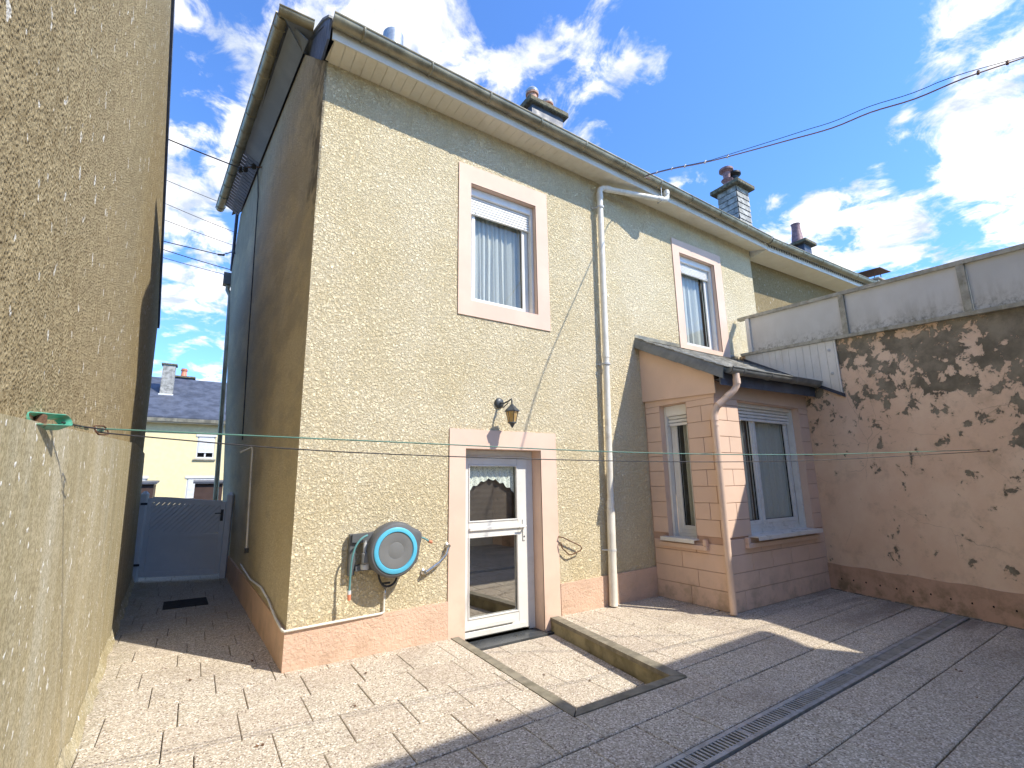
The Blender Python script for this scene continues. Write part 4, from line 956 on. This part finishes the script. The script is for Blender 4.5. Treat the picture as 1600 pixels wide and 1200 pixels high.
# tap and supply pipe
tp = thing('garden_tap', (.82, 0, .53), 'small brass outdoor tap below the hose reel', 'tap')
MB().tube([(.82, -.0, .555), (.82, -.06, .555), (.80, -.085, .55), (.80, -.09, .52)], .013, 10).build('spout', 'chrome', tp, smooth=50)
MB().tube([(.80, -.055, .565), (.80, -.055, .60)], .008, 8).build('stem', 'chrome', tp); MB().bbox(.77, .86, -.065, -.045, .592, .61, .004).build('lever', 'metal_blk', tp)
MB().tube([(.818, -.024, .545), (.818, -.024, .36)] + arc((.818, -.024, .355), (.818, -.024, .337), (.79, -.024, .335), 3) + [Vector((.4, -.034, .330)), Vector((-.02, -.034, .318))] + [Vector((-.032, .0, .318)), Vector((-.036, .4, .335)), Vector((-.042, .9, .40)), Vector((-.06, 1.4, .44)), Vector((-.085, 2.2, .40)), Vector((-.12, 3.2, .45))], .011, 8).build('water_pipe', 'pipe_white', smooth=50, label='thin painted water pipe running along the plinth top round the corner', category='pipe')
# boot scraper/grab handles either side of the door
g1 = thing('grab_handle', (1.33, 0, .75), 'worn chrome grab bar left of the door surround', 'handle')
MB().tube([(1.46, -.045, .875), (1.43, -.055, .80), (1.36, -.055, .735), (1.24, -.05, .665), (1.205, -.045, .65)], .016, 10).build('bar', 'chrome', g1, smooth=60)
for p in ((1.46, .880), (1.205, .655)): MB().lathe((p[0], -.001, p[1]), [(.026, 0), (.026, -.012), (.014, -.02), (.016, -.045), (.02, -.052), (.015, -.062)], 14, 'Y').build('wall_flange', 'chrome', g1, smooth=40)
MB().tube([(2.90, .0, .865), (2.90, -.05, .865), (2.93, -.055, .86), (3.19, -.055, .745), (3.215, -.055, .715), (3.19, -.055, .69), (3.06, -.05, .655), (3.02, -.05, .66), (2.92, -.05, .74), (2.905, -.05, .80), (2.90, .0, .80)], .0075, 8).build('boot_bracket', 'rust', smooth=60, label='bent dark metal bracket on the cream wall right of the door', category='bracket')

# ------------------------------------------------------------------ right boundary wall and what stands on it
def wx(y): return 6.792 + .2515 * (y + 1.111)
zw = lambda y: 3.60 + .115 * y; zp = lambda y: 4.295 + .128 * y
bw_ = thing('boundary_wall', (6.5, -2.6, 0), 'tall peeling pink boundary wall with bare grey plaster patches', 'wall')
mb = MB(); Y0, Y1, Y2 = .12, -3.80, -5.75
pts = [(wx(Y0), Y0, -.02), (wx(Y1), Y1, -.02), (wx(Y1), Y1, zw(Y1)), (wx(Y0), Y0, zw(Y0))]
mb.prism(pts, (.25, 0, 0)); mb.prism([(wx(Y1), Y1, -.02), (wx(Y2), Y2, -.02), (wx(Y2), Y2, 3.05), (wx(Y1), Y1, 3.05)], (.25, 0, 0)); mb.build('masonry', 'peel', bw_)
m = MB(); n = 40; vs = []
for i in range(n + 1):
    y = -1.0 + (-4.4) * i / n; vs += [(wx(y) - .014, y, -.02), (wx(y) - .014, y, .335 + .006 * sin(i * 1.3) + .004 * random.random())]
m.add(vs, [(2 * i, 2 * i + 2, 2 * i + 3, 2 * i + 1) for i in range(n)]); vs2 = [(x + .013, y, z) for x, y, z in vs]; m.add(vs[1::2] + vs2[1::2], [(i, i + 1, n + 2 + i, n + 1 + i) for i in range(n)])
m.build('foot_band', 'band', bw_)
for y in (-1.30, -1.46, -1.62, -1.79, -1.98, -2.16, -2.34, -2.53, -2.72, -2.90, -3.08, -3.27):
    MB().lathe((wx(y) - .0155, y, .165 + random.uniform(-.008, .008)), [(.011, 0), (.010, .001)], 10, 'X').build('drill_hole', 'dark', bw_)
m = MB(); y = -1.12
while y > -4.2:   # crumbling foot of the wall
    s_ = random.uniform(.02, .07); h = random.uniform(.006, .022); m.prism([(wx(y) - .03 - random.random() * .012, y, -.002), (wx(y - s_) - .03 - random.random() * .012, y - s_, -.002), (wx(y - s_), y - s_, h), (wx(y), y, h)], (.012, 0, 0)); y -= s_ * random.choice((1, 1, 1.8))
m.build('crumbled_mortar', 'dirtgrey', bw_, kind='stuff')
pf = thing('panel_screen', (6.7, -2, 3.4), 'grimy white panel screen with posts along the top of the pink wall', 'fence')
MB().prism([(wx(-.06) - .055, -.06, zw(-.06)), (wx(-3.8) - .055, -3.8, zw(-3.8)), (wx(-3.8) + .12, -3.8, zw(-3.8)), (wx(-.06) + .12, -.06, zw(-.06))], (0, 0, .045)).build('bottom_rail', 'coping', pf)
MB().prism([(wx(-.06) - .035, -.06, zp(-.06) - .05), (wx(-3.8) - .035, -3.8, zp(-3.8) - .05), (wx(-3.8) + .06, -3.8, zp(-3.8) - .05), (wx(-.06) + .06, -.06, zp(-.06) - .05)], (0, 0, .05)).build('top_rail', 'coping', pf)
posts = [-.24, -1.80, -3.13]
edges = [-.20, -1.77, -3.10, -3.8]
for y in [-.22, -1.83, -3.17]:
    MB().prism([(wx(y) - .03, y, zw(y) + .045), (wx(y - .075) - .03, y - .075, zw(y) + .045), (wx(y - .075) - .03, y - .075, zp(y) - .05), (wx(y) - .03, y, zp(y) - .05)], (.07, 0, 0)).build('post', 'coping' if y < -1 else 'pvc', pf)
for a, b in ((-.30, -1.826), (-1.910, -3.166), (-3.25, -3.8)):
    MB().prism([(wx(a), a, zw(a) + .045), (wx(b), b, zw(b) + .045), (wx(b), b, zp(b) - .05), (wx(a), a, zp(a) - .05)], (.02, 0, 0)).build('panel', 'panel', pf)
cl = thing('wedge_cladding', (7, -1, 3), 'wedge of white vertical boards closing the gap above the lean-to roof', 'cladding')
y = -.14; bwid = .118
def zlow(y): return 3.60 + .56 * y
while y > -1.69:
    y1 = max(y - bwid + .004, -1.70); x0 = wx(y) - .028; x1 = wx(y1) - .028
    MB().prism([(x0, y, zlow(y)), (x1, y1, zlow(y1)), (x1, y1, zw(y1) - .002), (x0, y, zw(y) - .002)], (.02, 0, 0)).build('board', 'pvc', cl); y -= bwid
MB().prism([(wx(-.1) - .032, -.10, zlow(-.1) - .05), (wx(-1.72) - .032, -1.72, zlow(-1.72) - .05), (wx(-1.72) - .032, -1.72, zlow(-1.72)), (wx(-.1) - .032, -.10, zlow(-.1))], (.03, 0, 0)).build('dark_flashing', 'slate', cl)
for z in (3.28, 2.94): MB().lathe((wx(-1.60) - .036, -1.60, z), [(.022, .006), (.022, -.0), (.012, -.004)], 12, 'X').build('fixing_disc', 'lgrey', cl)

# ------------------------------------------------------------------ left neighbour wall
nl = thing('neighbour_house', (-1.4, 1.5, 0), 'ochre pebble-dashed gable wall of the next house on the left with streaky base', 'house')
def lx(y, z): return -1.275 - .0355 * y - .03 * z
def vz(y): return 4.55 + .493 * (6.35 - y)
LB = lambda y: 1.868 + .06 * y
top = [(-6.2, 9.4), (-3.0, vz(-3.0)), (1.3, vz(1.3)), (3.8, vz(3.8)), (6.33, 4.55)]
poly = [(-6.2, 1.496)] + [(y, LB(y) - .0) for y in (-5, -3, 0, 3)] + [(5.62, 2.09)] + top[::-1]
mb = MB(); mb.prism([(lx(y, z), y, z) for y, z in poly], (-.4, 0, 0)); mb.build('gable_wall', 'pebble', nl)
poly2 = [(-6.2, -.05), (5.75, -.05), (5.75, 1.0), (5.68, 2.07), (3, LB(3)), (0, LB(0)), (-3, LB(-3)), (-5, LB(-5)), (-6.2, 1.50)]
m = MB(); m.prism([(lx(y, z) + .022, y, z) for y, z in poly2], (-.3, 0, 0)); m.build('base_wall', 'streaky', nl)
m = MB(); n = 60; vs = []     # rough skirting fillet
for i in range(n + 1):
    y = -4.2 + 9.8 * i / n; w_ = .035 + .02 * sin(i * 2.1) * sin(i * .7) + .01 * random.random(); h = .10 + .05 * sin(i * 1.3 + 1) * sin(i * .37)
    vs += [(lx(y, 0) + .02 + w_, y, -.002), (lx(y, h) + .024, y, h)]
m.add(vs, [(2 * i, 2 * i + 2, 2 * i + 3, 2 * i + 1) for i in range(n)]); m.build('mortar_fillet', 'streaky', nl, smooth=60)
m = MB(); tv = [(-6.2, vz(-6.2)), (6.40, vz(6.40))]
m.prism([(lx(y, z) + .03, y, z - .03) for y, z in tv] + [(lx(y, z) + .03, y, z + .06) for y, z in tv[::-1]], (-.35, 0, 0)); m.build('verge_flashing', 'slate_blue', nl)
MB().quad((-1.75, -6.2, vz(-6.2)), (-1.75, 6.45, vz(6.45)), (-9, 6.45, vz(6.45)), (-9, -6.2, vz(-6.2))).quad((-1.9, 5.9, 0), (-9, 5.9, 0), (-9, 6.3, 4.5), (-1.9, 6.3, 4.5)).build('roof', 'slate', nl)

# ------------------------------------------------------------------ rear building behind the photographer
rb = thing('rear_building', (2.5, -5.9, 0), 'sage green rendered building closing the yard opposite the house', 'building')
MB().prism([(2.2, -5.8, -.02), (6.42, -5.8, -.02), (6.46, -5.8, 4.75), (2.2, -5.8, 4.65)], (0, -3.0, 0)).build('wall', 'backwall', rb)
MB().prism([(-1.3, -5.8, -.02), (2.19, -5.8, -.02), (2.19, -5.8, 2.2), (-1.3, -5.8, 2.2)], (0, -.25, 0)).build('yard_wall', 'backwall', rb)
MB().prism([(2.0, -5.62, 4.81), (6.80, -5.62, 5.03), (6.80, -5.9, 5.12), (6.80, -9.1, 6.8), (2.0, -9.1, 6.6), (2.0, -5.9, 4.92)], (0, 0, .10)).build('roof', 'slate', rb)
MB().box(5.0, 5.9, -5.80, -5.78, .0, 2.1).build('door', 'pvc', rb); MB().box(2.9, 4.3, -5.80, -5.78, 1.0, 2.2).build('window', 'pvc', rb)

# ------------------------------------------------------------------ gate
gt = thing('garden_gate', (-.8, 5.5, 0), 'pale grey garden gate with wavy top rail closing the side passage', 'gate')
GA, GB = Vector((-1.475, 5.66, 0)), Vector((-.165, 5.12, 0)); gd = (GB - GA).normalized(); gn = Vector((gd.y, -gd.x, 0))
TG = lambda u, v, w: tuple(GA + gd * u + gn * v + Vector((0, 0, w)))
GL = (GB - GA).length
def post(u, h):
    m = MB(); m.bbox(u - .045, u + .045, -.045, .045, 0, h, .006, TG); m.add([TG(u - .045, -.045, h), TG(u + .045, -.045, h), TG(u + .045, .045, h), TG(u - .045, .045, h), TG(u - .02, 0, h + .045), TG(u + .02, 0, h + .045)], [(0, 1, 5, 4), (1, 2, 5), (2, 3, 4, 5), (3, 0, 4)]); m.build('post', 'gate', gt)
post(.045, 1.40); post(GL - .045, 1.36)
u0, u1 = .105, GL - .105
MB().bbox(u0, u0 + .075, -.022, .022, .07, 1.33, .004, TG).build('stile', 'gate', gt); MB().bbox(u1 - .075, u1, -.022, .022, .07, 1.25, .004, TG).build('stile', 'gate', gt)
def wavy(za, zb, h, name, amp=.035):
    m = MB(); n = 24; vs = []
    for i in range(n + 1):
        t = i / n; u = u0 + .075 + (u1 - u0 - .15) * t; z = za + (zb - za) * t + amp * cos(pi * t) * (1 if amp else 0)
        vs += [TG(u, -.022, z), TG(u, .022, z), TG(u, .022, z + h), TG(u, -.022, z + h)]
    m.add(vs, [(4 * i + a, 4 * i + (a + 1) % 4, 4 * i + 4 + (a + 1) % 4, 4 * i + 4 + a) for i in range(n) for a in range(4)]); m.build(name, 'gate', gt, smooth=30)
wavy(1.235, 1.215, .085, 'top_rail', .03); wavy(.70, .68, .07, 'middle_rail', .02)
MB().bbox(u0 + .075, u1 - .075, -.022, .022, .07, .15, .004, TG).build('bottom_rail', 'gate', gt)
MB().bbox(u0 + .075, u1 - .075, -.008, .008, .15, .72, .002, TG).build('lower_panel', 'gate', gt)
ua, ub = u0 + .078, u1 - .078; za, zb = .74, 1.27
MB().box(ua, ub, -.009, .000, za, zb - .06, TG).build('backing', 'gate', gt)
c = ua - (zb - za) - .05; wd = .085
while c < ub:   # diagonal boards, cut to the opening
    q = [(c, za), (c + wd - .013, za), (c + wd - .013 + (zb - za), zb), (c + (zb - za), zb)]
    q = clip(clip(q, (ua, zb), (ua, za)), (ub, za), (ub, zb)) 
    if len(q) > 2 and area(q) > .001: MB().prism([TG(u, .001, z) for u, z in q], gn * .018).build('diagonal_board', 'gate', gt)
    c += wd
MB().bbox(u1 - .065, u1 - .02, .022, .03, .93, 1.12, .003, TG).tube([TG(u1 - .045, .03, 1.06), TG(u1 - .045, .06, 1.06), TG(u1 - .14, .062, 1.058)], .008, 8).build('handle', 'metal_blk', gt)
for z in (.25, 1.22): MB().bbox(.02, .12, .045, .056, z, z + .035, .003, TG).build('hinge', 'metal_blk', gt)
# conduit on the gable side
cp = thing('conduit', (-.1, 2.6, 1.5), 'thin painted conduit with bent top on the shaded side wall', 'pipe')
MB().tube([(-.115, 2.66, .72), (-.135, 2.86, 2.0)], .013, 8).build('tube', 'pipe_white', cp, smooth=50); MB().tube([(-.135, 2.86, 2.0), (-.15, 2.86, 2.03), (-.27, 2.95, 1.96)], .012, 8).build('bent_arm', 'pipe_white', cp, smooth=50)
MB().bbox(-.135, -.09, 2.63, 2.69, .66, .72, .004).build('junction_box', 'metal_blk', cp)
MB().tube([(sx(3.6, 6.7) - .05, 3.6, 6.72), (sx(3.6, 6.2) - .02, 3.6, 6.2), (sx(3.75, 3.9) - .02, 3.75, 3.9), (sx(3.85, 2.2) - .015, 3.85, 2.2)], .010, 6).build('cable_drop', 'wire_dark', smooth=50, label='dark cable dropping down the side wall from the insulators', category='cable')
ins = thing('insulator', (-.45, 3.6, 6.6), 'cluster of black cable insulators under the side gutter', 'insulator')
for k, (x, y, z) in enumerate(((-.45, 3.5, 6.66), (-.56, 3.55, 6.60), (-.62, 3.7, 6.66))): MB().lathe((x, y, z), [(.02, -.05), (.045, -.03), (.03, -.01), (.045, .01), (.02, .04)], 10).build('bell', 'black', ins, smooth=40)
MB().tube([(-.30, 3.5, 6.70), (-.62, 3.7, 6.70)], .012, 6).build('bracket', 'rust', ins)

# ------------------------------------------------------------------ overhead wires
def wire(p, q, sag, r, mat, name='overhead_wire', n=14, **k):
    p, q = Vector(p), Vector(q); pts = [p.lerp(q, i / n) + Vector((0, 0, -sag * 4 * (i / n) * (1 - i / n))) for i in range(n + 1)]
    return MB().tube(pts, r, 6).build(name, mat, smooth=60, **k)
G = 'thin overhead wires crossing the gap between the houses'
wire((-2.3, 3.9, 7.05), (-.60, 3.7, 6.68), .02, .010, 'wire_dark', label='uppermost dark wire from the left house to the insulators', category='wire', group=G)
for (a, b, c_, d, lb, r_) in (((-2.6, 9, 9.15), (0.2, 9, 8.65), 0, 0, 'highest thin wire below the insulator wire', .007), ((-2.6, 9, 8.55), (.2, 9, 7.95), 0, 0, 'second thin wire in the gap, counted from the insulator wire', .007), ((-2.6, 9, 8.1), (.2, 9, 7.6), 0, 0, 'third thin wire in the gap, counted from the insulator wire', .007), ((-2.6, 9, 7.30), (.2, 9, 6.95), 0, 0, 'lowest but one thin wire in the gap', .010), ((-2.6, 9, 7.08), (.2, 9, 6.80), 0, 0, 'lowest thin wire in the gap', .007)):
    wire(a, b, .04, r_, 'wire_dark', label=lb, category='wire', group=G)
wk = thing('service_cable', (-.6, 6, 6.3), 'service cable with black clamp looping onto the side wall', 'cable')
MB().tube([(-1.9, 7.2, 6.63), (-.75, 6.3, 6.20), (-.58, 6.0, 6.18), (-.53, 5.8, 6.14), (-.52, 5.75, 6.05)], .010, 6).build('cable', 'wire_dark', wk, smooth=60); MB().tube([(-.80, 6.35, 6.22), (-.70, 6.25, 6.19)], .022, 8).build('clamp', 'black', wk)
# thick twin cable from the gutter to beyond the yard
cb = thing('yard_cable', (4.2, -1, 5.6), 'brownish tied twin cable rising from the gutter to the upper right', 'cable')
pts = [(4.50, -.46, 5.90), (4.366, -.5, 5.876), (4.167, -1.09, 5.557), (3.99, -1.6, 5.25), (3.935, -2.0, 5.07), (4.0, -2.6, 4.90), (4.034, -3.0, 4.785), (4.082, -3.3, 4.76), (4.14, -3.6, 4.70), (4.257, -3.9, 4.725), (4.627, -4.2, 4.867), (5.1, -4.6, 5.05), (6.3, -5.6, 5.5)]
def smoothp(p, n=4):
    p = [Vector(q) for q in p]; out = []
    for i in range(len(p) - 1):
        a, b, c_, d = p[max(i - 1, 0)], p[i], p[i + 1], p[min(i + 2, len(p) - 1)]
        for k in range(n):
            t = k / n; out.append(.5 * ((2 * b) + (c_ - a) * t + (2 * a - 5 * b + 4 * c_ - d) * t * t + (3 * b - a - 3 * c_ + d) * t ** 3))
    return out + [p[-1]]
sp_ = smoothp(pts); MB().tube(sp_, .0062, 8).build('cable', 'wire_red', cb, smooth=60)
up_ = [p + Vector((0, 0, .05 * min(1, max(0, (i - 14) / 8)) * (1 if i < 34 else max(0, (40 - i) / 6)) + .012)) for i, p in enumerate(sp_)]
MB().tube(up_, .0034, 6).build('carrier_wire', 'wire_dark', cb, smooth=60)
for i in (3, 6, 8, 10, 13, 16, 37, 39):
    if i < len(sp_) - 1: MB().tube([sp_[i] + Vector((-.012, 0, -.015)), sp_[i] + Vector((.012, 0, .025))], .011, 6).build('tie', 'lgrey' if i < 20 else 'rust', cb)

# ------------------------------------------------------------------ clothes line
cln = thing('clothes_line', (-1.2, -2.6, 1.7), 'green coated clothes line stretched across the yard at eye level', 'clothes line')
wire_a = [(-1.10, -2.10, 1.742), (-.375, -2.192, 1.725), (.372, -2.287, 1.708), (1.382, -2.415, 1.685), (2.454, -2.552, 1.679), (3.564, -2.692, 1.692), (4.705, -2.837, 1.724), (6.30, -3.04, 1.772)]
MB().tube(smoothp(wire_a, 6), .0036, 6).build('cord', 'wire_green', cln, smooth=60)
wire_b = [(-1.13, -2.10, 1.732), (-1.02, -2.11, 1.718), (-.371, -2.193, 1.67), (.373, -2.287, 1.644), (1.379, -2.415, 1.627), (2.447, -2.551, 1.625), (3.554, -2.691, 1.645), (4.692, -2.836, 1.687), (6.28, -3.12, 1.753)]
MB().tube(smoothp(wire_b, 6), .0032, 6).build('cord', 'wire_dark', cln, smooth=60)
for p in ((6.30, -3.04, 1.772), (6.28, -3.12, 1.753)): MB().tube([Vector(p) + Vector((-.03, 0, 0)), Vector(p) + Vector((.01, 0, 0))], .006, 6).build('wall_hook', 'rust', cln)
tn = thing('line_tensioner', (-1.2, -2.5, 1.72), 'flaking green metal line tensioner on the left wall end', 'tensioner')
p0, p1 = Vector((-1.247, -2.61, 1.712)), Vector((-1.190, -2.345, 1.737)); d_ = (p1 - p0).normalized(); h_ = Vector((d_.y, -d_.x, 0)).normalized(); v_ = h_.cross(d_)
if v_.z < 0: v_ = -v_
s_ = (v_ * cos(.45) - h_ * sin(.45)).normalized(); u_ = (h_ * cos(.45) + v_ * sin(.45)).normalized()
up0 = Vector((0, 0, 1))
def loopband(c0, c1, hw, r, th, name, mat, par, n=10):    # flat strap bent round two ends; hw = half width of the strap along u_
    m = MB(); ring = []
    for k in range(n + 1): a = pi / 2 + pi * k / n; ring.append(c0 + d_ * (cos(a) * r) + s_ * (sin(a) * r))
    for k in range(n + 1): a = -pi / 2 + pi * k / n; ring.append(c1 + d_ * (cos(a) * r) + s_ * (sin(a) * r))
    N_ = len(ring); vs = []
    cc_ = (c0 + c1) / 2
    for q in ring:
        rel = q - cc_; inn = q - (s_ * (th if rel.dot(s_) > 0 else -th))
        vs += [q - u_ * hw, q + u_ * hw, inn + u_ * hw, inn - u_ * hw]
    m.add(vs, [(4 * i + a, 4 * i + (a + 1) % 4, (4 * ((i + 1) % N_)) + (a + 1) % 4, (4 * ((i + 1) % N_)) + a) for i in range(N_) for a in range(4)])
    return m.build(name, mat, par, smooth=40)
loopband(p0 + d_ * .035, p1 - d_ * .012, .021, .022, .0025, 'body', 'green', tn)
MB().lathe(tuple(p0 + d_ * .12 + u_ * .0), [(.012, -.020), (.016, -.018), (.016, .018), (.012, .023)], 14).build('spool', 'rust', tn, smooth=40)
MB().prism([p0 - d_ * .03 - u_ * .008, p0 + d_ * .035 - u_ * .016, p0 + d_ * .035 + u_ * .016, p0 - d_ * .03 + u_ * .010], s_ * .004).build('tail_plate', 'rust', tn)
MB().tube([Vector((-1.30, -2.95, 1.70)), p0 - d_ * .02], .003, 6).build('anchor_wire', 'wire_dark', tn)
MB().tube([p0 + d_ * .07 - up0 * .01, p0 + d_ * .07 - up0 * .05 + h_ * .003, p0 + d_ * .072 - up0 * .30, p0 + d_ * .078 - up0 * .34, p0 + d_ * .074 - up0 * .38], .0018, 6).build('hanging_tail', 'wire_dark', tn)
pr_ = [p1, p1 + Vector((.03, .06, .002)), Vector((-1.13, -2.12, 1.738))]
MB().tube([p1 - d_ * .01, Vector((-1.155, -2.20, 1.738)), Vector((-1.10, -2.10, 1.74))], .0035, 6).build('link_wire', 'wire_dark', tn)
for k in range(5):
    c0 = p1 + (Vector((-1.14, -2.17, 1.733)) - p1) * (k / 5 + .08) - u_ * .006
    MB().tube([c0 + s_ * .004, c0 + d_ * .012 + u_ * .005, c0 + d_ * .022 - s_ * .004, c0 + d_ * .012 - u_ * .005, c0 + s_ * .004], .0018, 5).build('chain_link', 'wire_green', tn)
rg = Vector((-1.115, -2.09, 1.737))
loopband(rg - d_ * .035, rg + d_ * .038, .003, .022, .004, 'rusty_ring', 'rust', tn)
m = MB(); 
for k in range(4): m.tube([rg - d_ * .01 + u_ * (.010 - .006 * k), rg + d_ * .006 + s_ * .008 + u_ * (.006 - .006 * k), rg + d_ * .008 - s_ * .006 + u_ * (.002 - .006 * k)], .0028, 5)
m.build('knot', 'wire_green', tn)
MB().tube([p0 + d_ * .12 + s_ * .0215, p0 + d_ * .12 + s_ * .0235], .011, 14).build('strap_hole', 'dark', tn)

# ------------------------------------------------------------------ houses across the street
fh = thing('yellow_house', (-1.5, 20, 0), 'pale yellow house with slate roof seen through the passage beyond the gate', 'house')
FT = lambda u, v, w: (u, 20 - v, w)
m = MB(); hol = [(-.80, -.15, 2.70, 3.62), (-1.02, .05, .75, 1.86), (-2.75, -2.36, .75, 1.86)]
wall_holes(m, FT, -9, 6, -.02, 4.2, hol); m.quad((-9, 20, 0), (-9, 28, 0), (-9, 28, 4.2), (-9, 20, 4.2)); m.quad((6, 20, 0), (6, 28, 0), (6, 28, 4.2), (6, 20, 4.2)); m.build('wall', 'yellow', fh)
MB().prism([(-9.3, 19.7, 4.30), (6.3, 19.7, 4.30), (6.3, 24, 6.72), (-9.3, 24, 6.72)], (0, 0, .08)).prism([(-9.3, 24, 6.72), (6.3, 24, 6.72), (6.3, 28.3, 4.3), (-9.3, 28.3, 4.3)], (0, 0, .08)).build('roof', 'slate', fh)
MB().box(-9.3, 6.3, 19.64, 19.72, 4.18, 4.32).build('gutter', 'zinc', fh); MB().box(-9.3, 6.3, 19.72, 19.995, 4.14, 4.19).build('soffit', 'pvc2', fh)
for i, (a, b, c_, d) in enumerate(hol):
    w_ = MB().box(a, b, 20.12, 20.15, c_, d).build('window', 'dark', fh)
    MB().box(a, a + .05, 20.02, 20.12, c_, d).box(b - .05, b, 20.02, 20.12, c_, d).box(a + .05, b - .05, 20.02, 20.12, c_, c_ + .06).box((a + b) / 2 - .03, (a + b) / 2 + .03, 20.03, 20.11, c_ + .06, d).build('frame', 'pvc', w_)
    zl = c_ + .24 if i == 0 else c_ + .30
    k = zl; sb = MB()
    while k < d - .02: sb.box(a + .05, b - .05, 20.0, 20.02, k, k + .045); k += .052
    sb.build('roller_shutter', 'shutter', w_)
    MB().box(a - .08, b + .08, 19.93, 19.998, c_ - .08, c_ - .01).build('sill', 'coping', w_)
    MB().box(a - .06, b + .04, 19.97, 19.998, d + .005, d + .10).build('lintel', 'pvc', w_)
cs = thing('far_chimney', (-2.0, 22, 5.8), 'grey slate-hung chimney on the far house roof, left of the clay pot', 'chimney')
B(-2.46, -1.98, 22.0, 22.5, 5.5, 7.05).build('stack', 'slate_old', cs); B(-2.52, -1.92, 21.95, 22.55, 7.05, 7.11).build('capping_slab', 'moss_slab', cs); B(-2.50, -1.94, 21.90, 21.99, 5.55, 5.68).build('lead_apron', 'pvc', cs)
cs2 = thing('far_chimney', (-1.5, 24.5, 6.7), 'low far chimney with one red clay pot on the ridge', 'chimney')
B(-2.1, -1.3, 24.4, 24.9, 6.3, 6.95).build('stack', 'slate', cs2); B(-2.2, -1.2, 24.3, 25, 6.95, 7.03).build('capping_slab', 'moss_slab', cs2); pot(cs2, (-1.72, 24.6, 7.03), .13, .42, 'orange')
for x0, lb in ((-.72, 'dark brown shed behind the gate on the right, beside the downpipe'), (-2.74, 'dark brown shed behind the gate on the left, by the wall')):
    sh = thing('shed', (x0 + .4, 16, 0), lb, 'shed', 'dark brown sheds across the street')
    B(x0, x0 + .85, 15.9, 17.2, 0, 1.62).build('wall', 'brown', sh); MB().prism([(x0 - .06, 15.8, 1.62), (x0 + .93, 15.8, 1.62), (x0 + .93, 17.3, 1.7), (x0 - .06, 17.3, 1.7)], (0, 0, .06)).build('roof', 'slate', sh)

# a few dry leaf scraps blown on to the paving
m = MB()
for (x, y) in ((.30, -.98), (1.02, -1.72), (.55, -.42), (3.3, -.75), (3.75, -.7), (1.95, -.95), (2.2, -1.3), (4.4, -3.1), (3.9, -3.35), (-.3, -1.2), (-.65, .25), (-.2, .42)):
    z = .006 if not (1.6 < x < 2.6 and y > -1.8) else -.142
    for k in range(3):
        a = random.uniform(0, 6); r = random.uniform(.008, .017); cx, cy = x + random.uniform(-.02, .02), y + random.uniform(-.02, .02)
        m.add([(cx + r * cos(a), cy + r * sin(a), z), (cx + .5 * r * cos(a + 1.3), cy + .5 * r * sin(a + 1.3), z + .006), (cx - r * cos(a), cy - r * sin(a), z + .002), (cx + .5 * r * cos(a - 1.3), cy + .5 * r * sin(a - 1.3), z)], [(0, 1, 2, 3)])
m.build('leaf_debris', 'rust', kind='stuff', label='dry leaf scraps scattered on the paving')
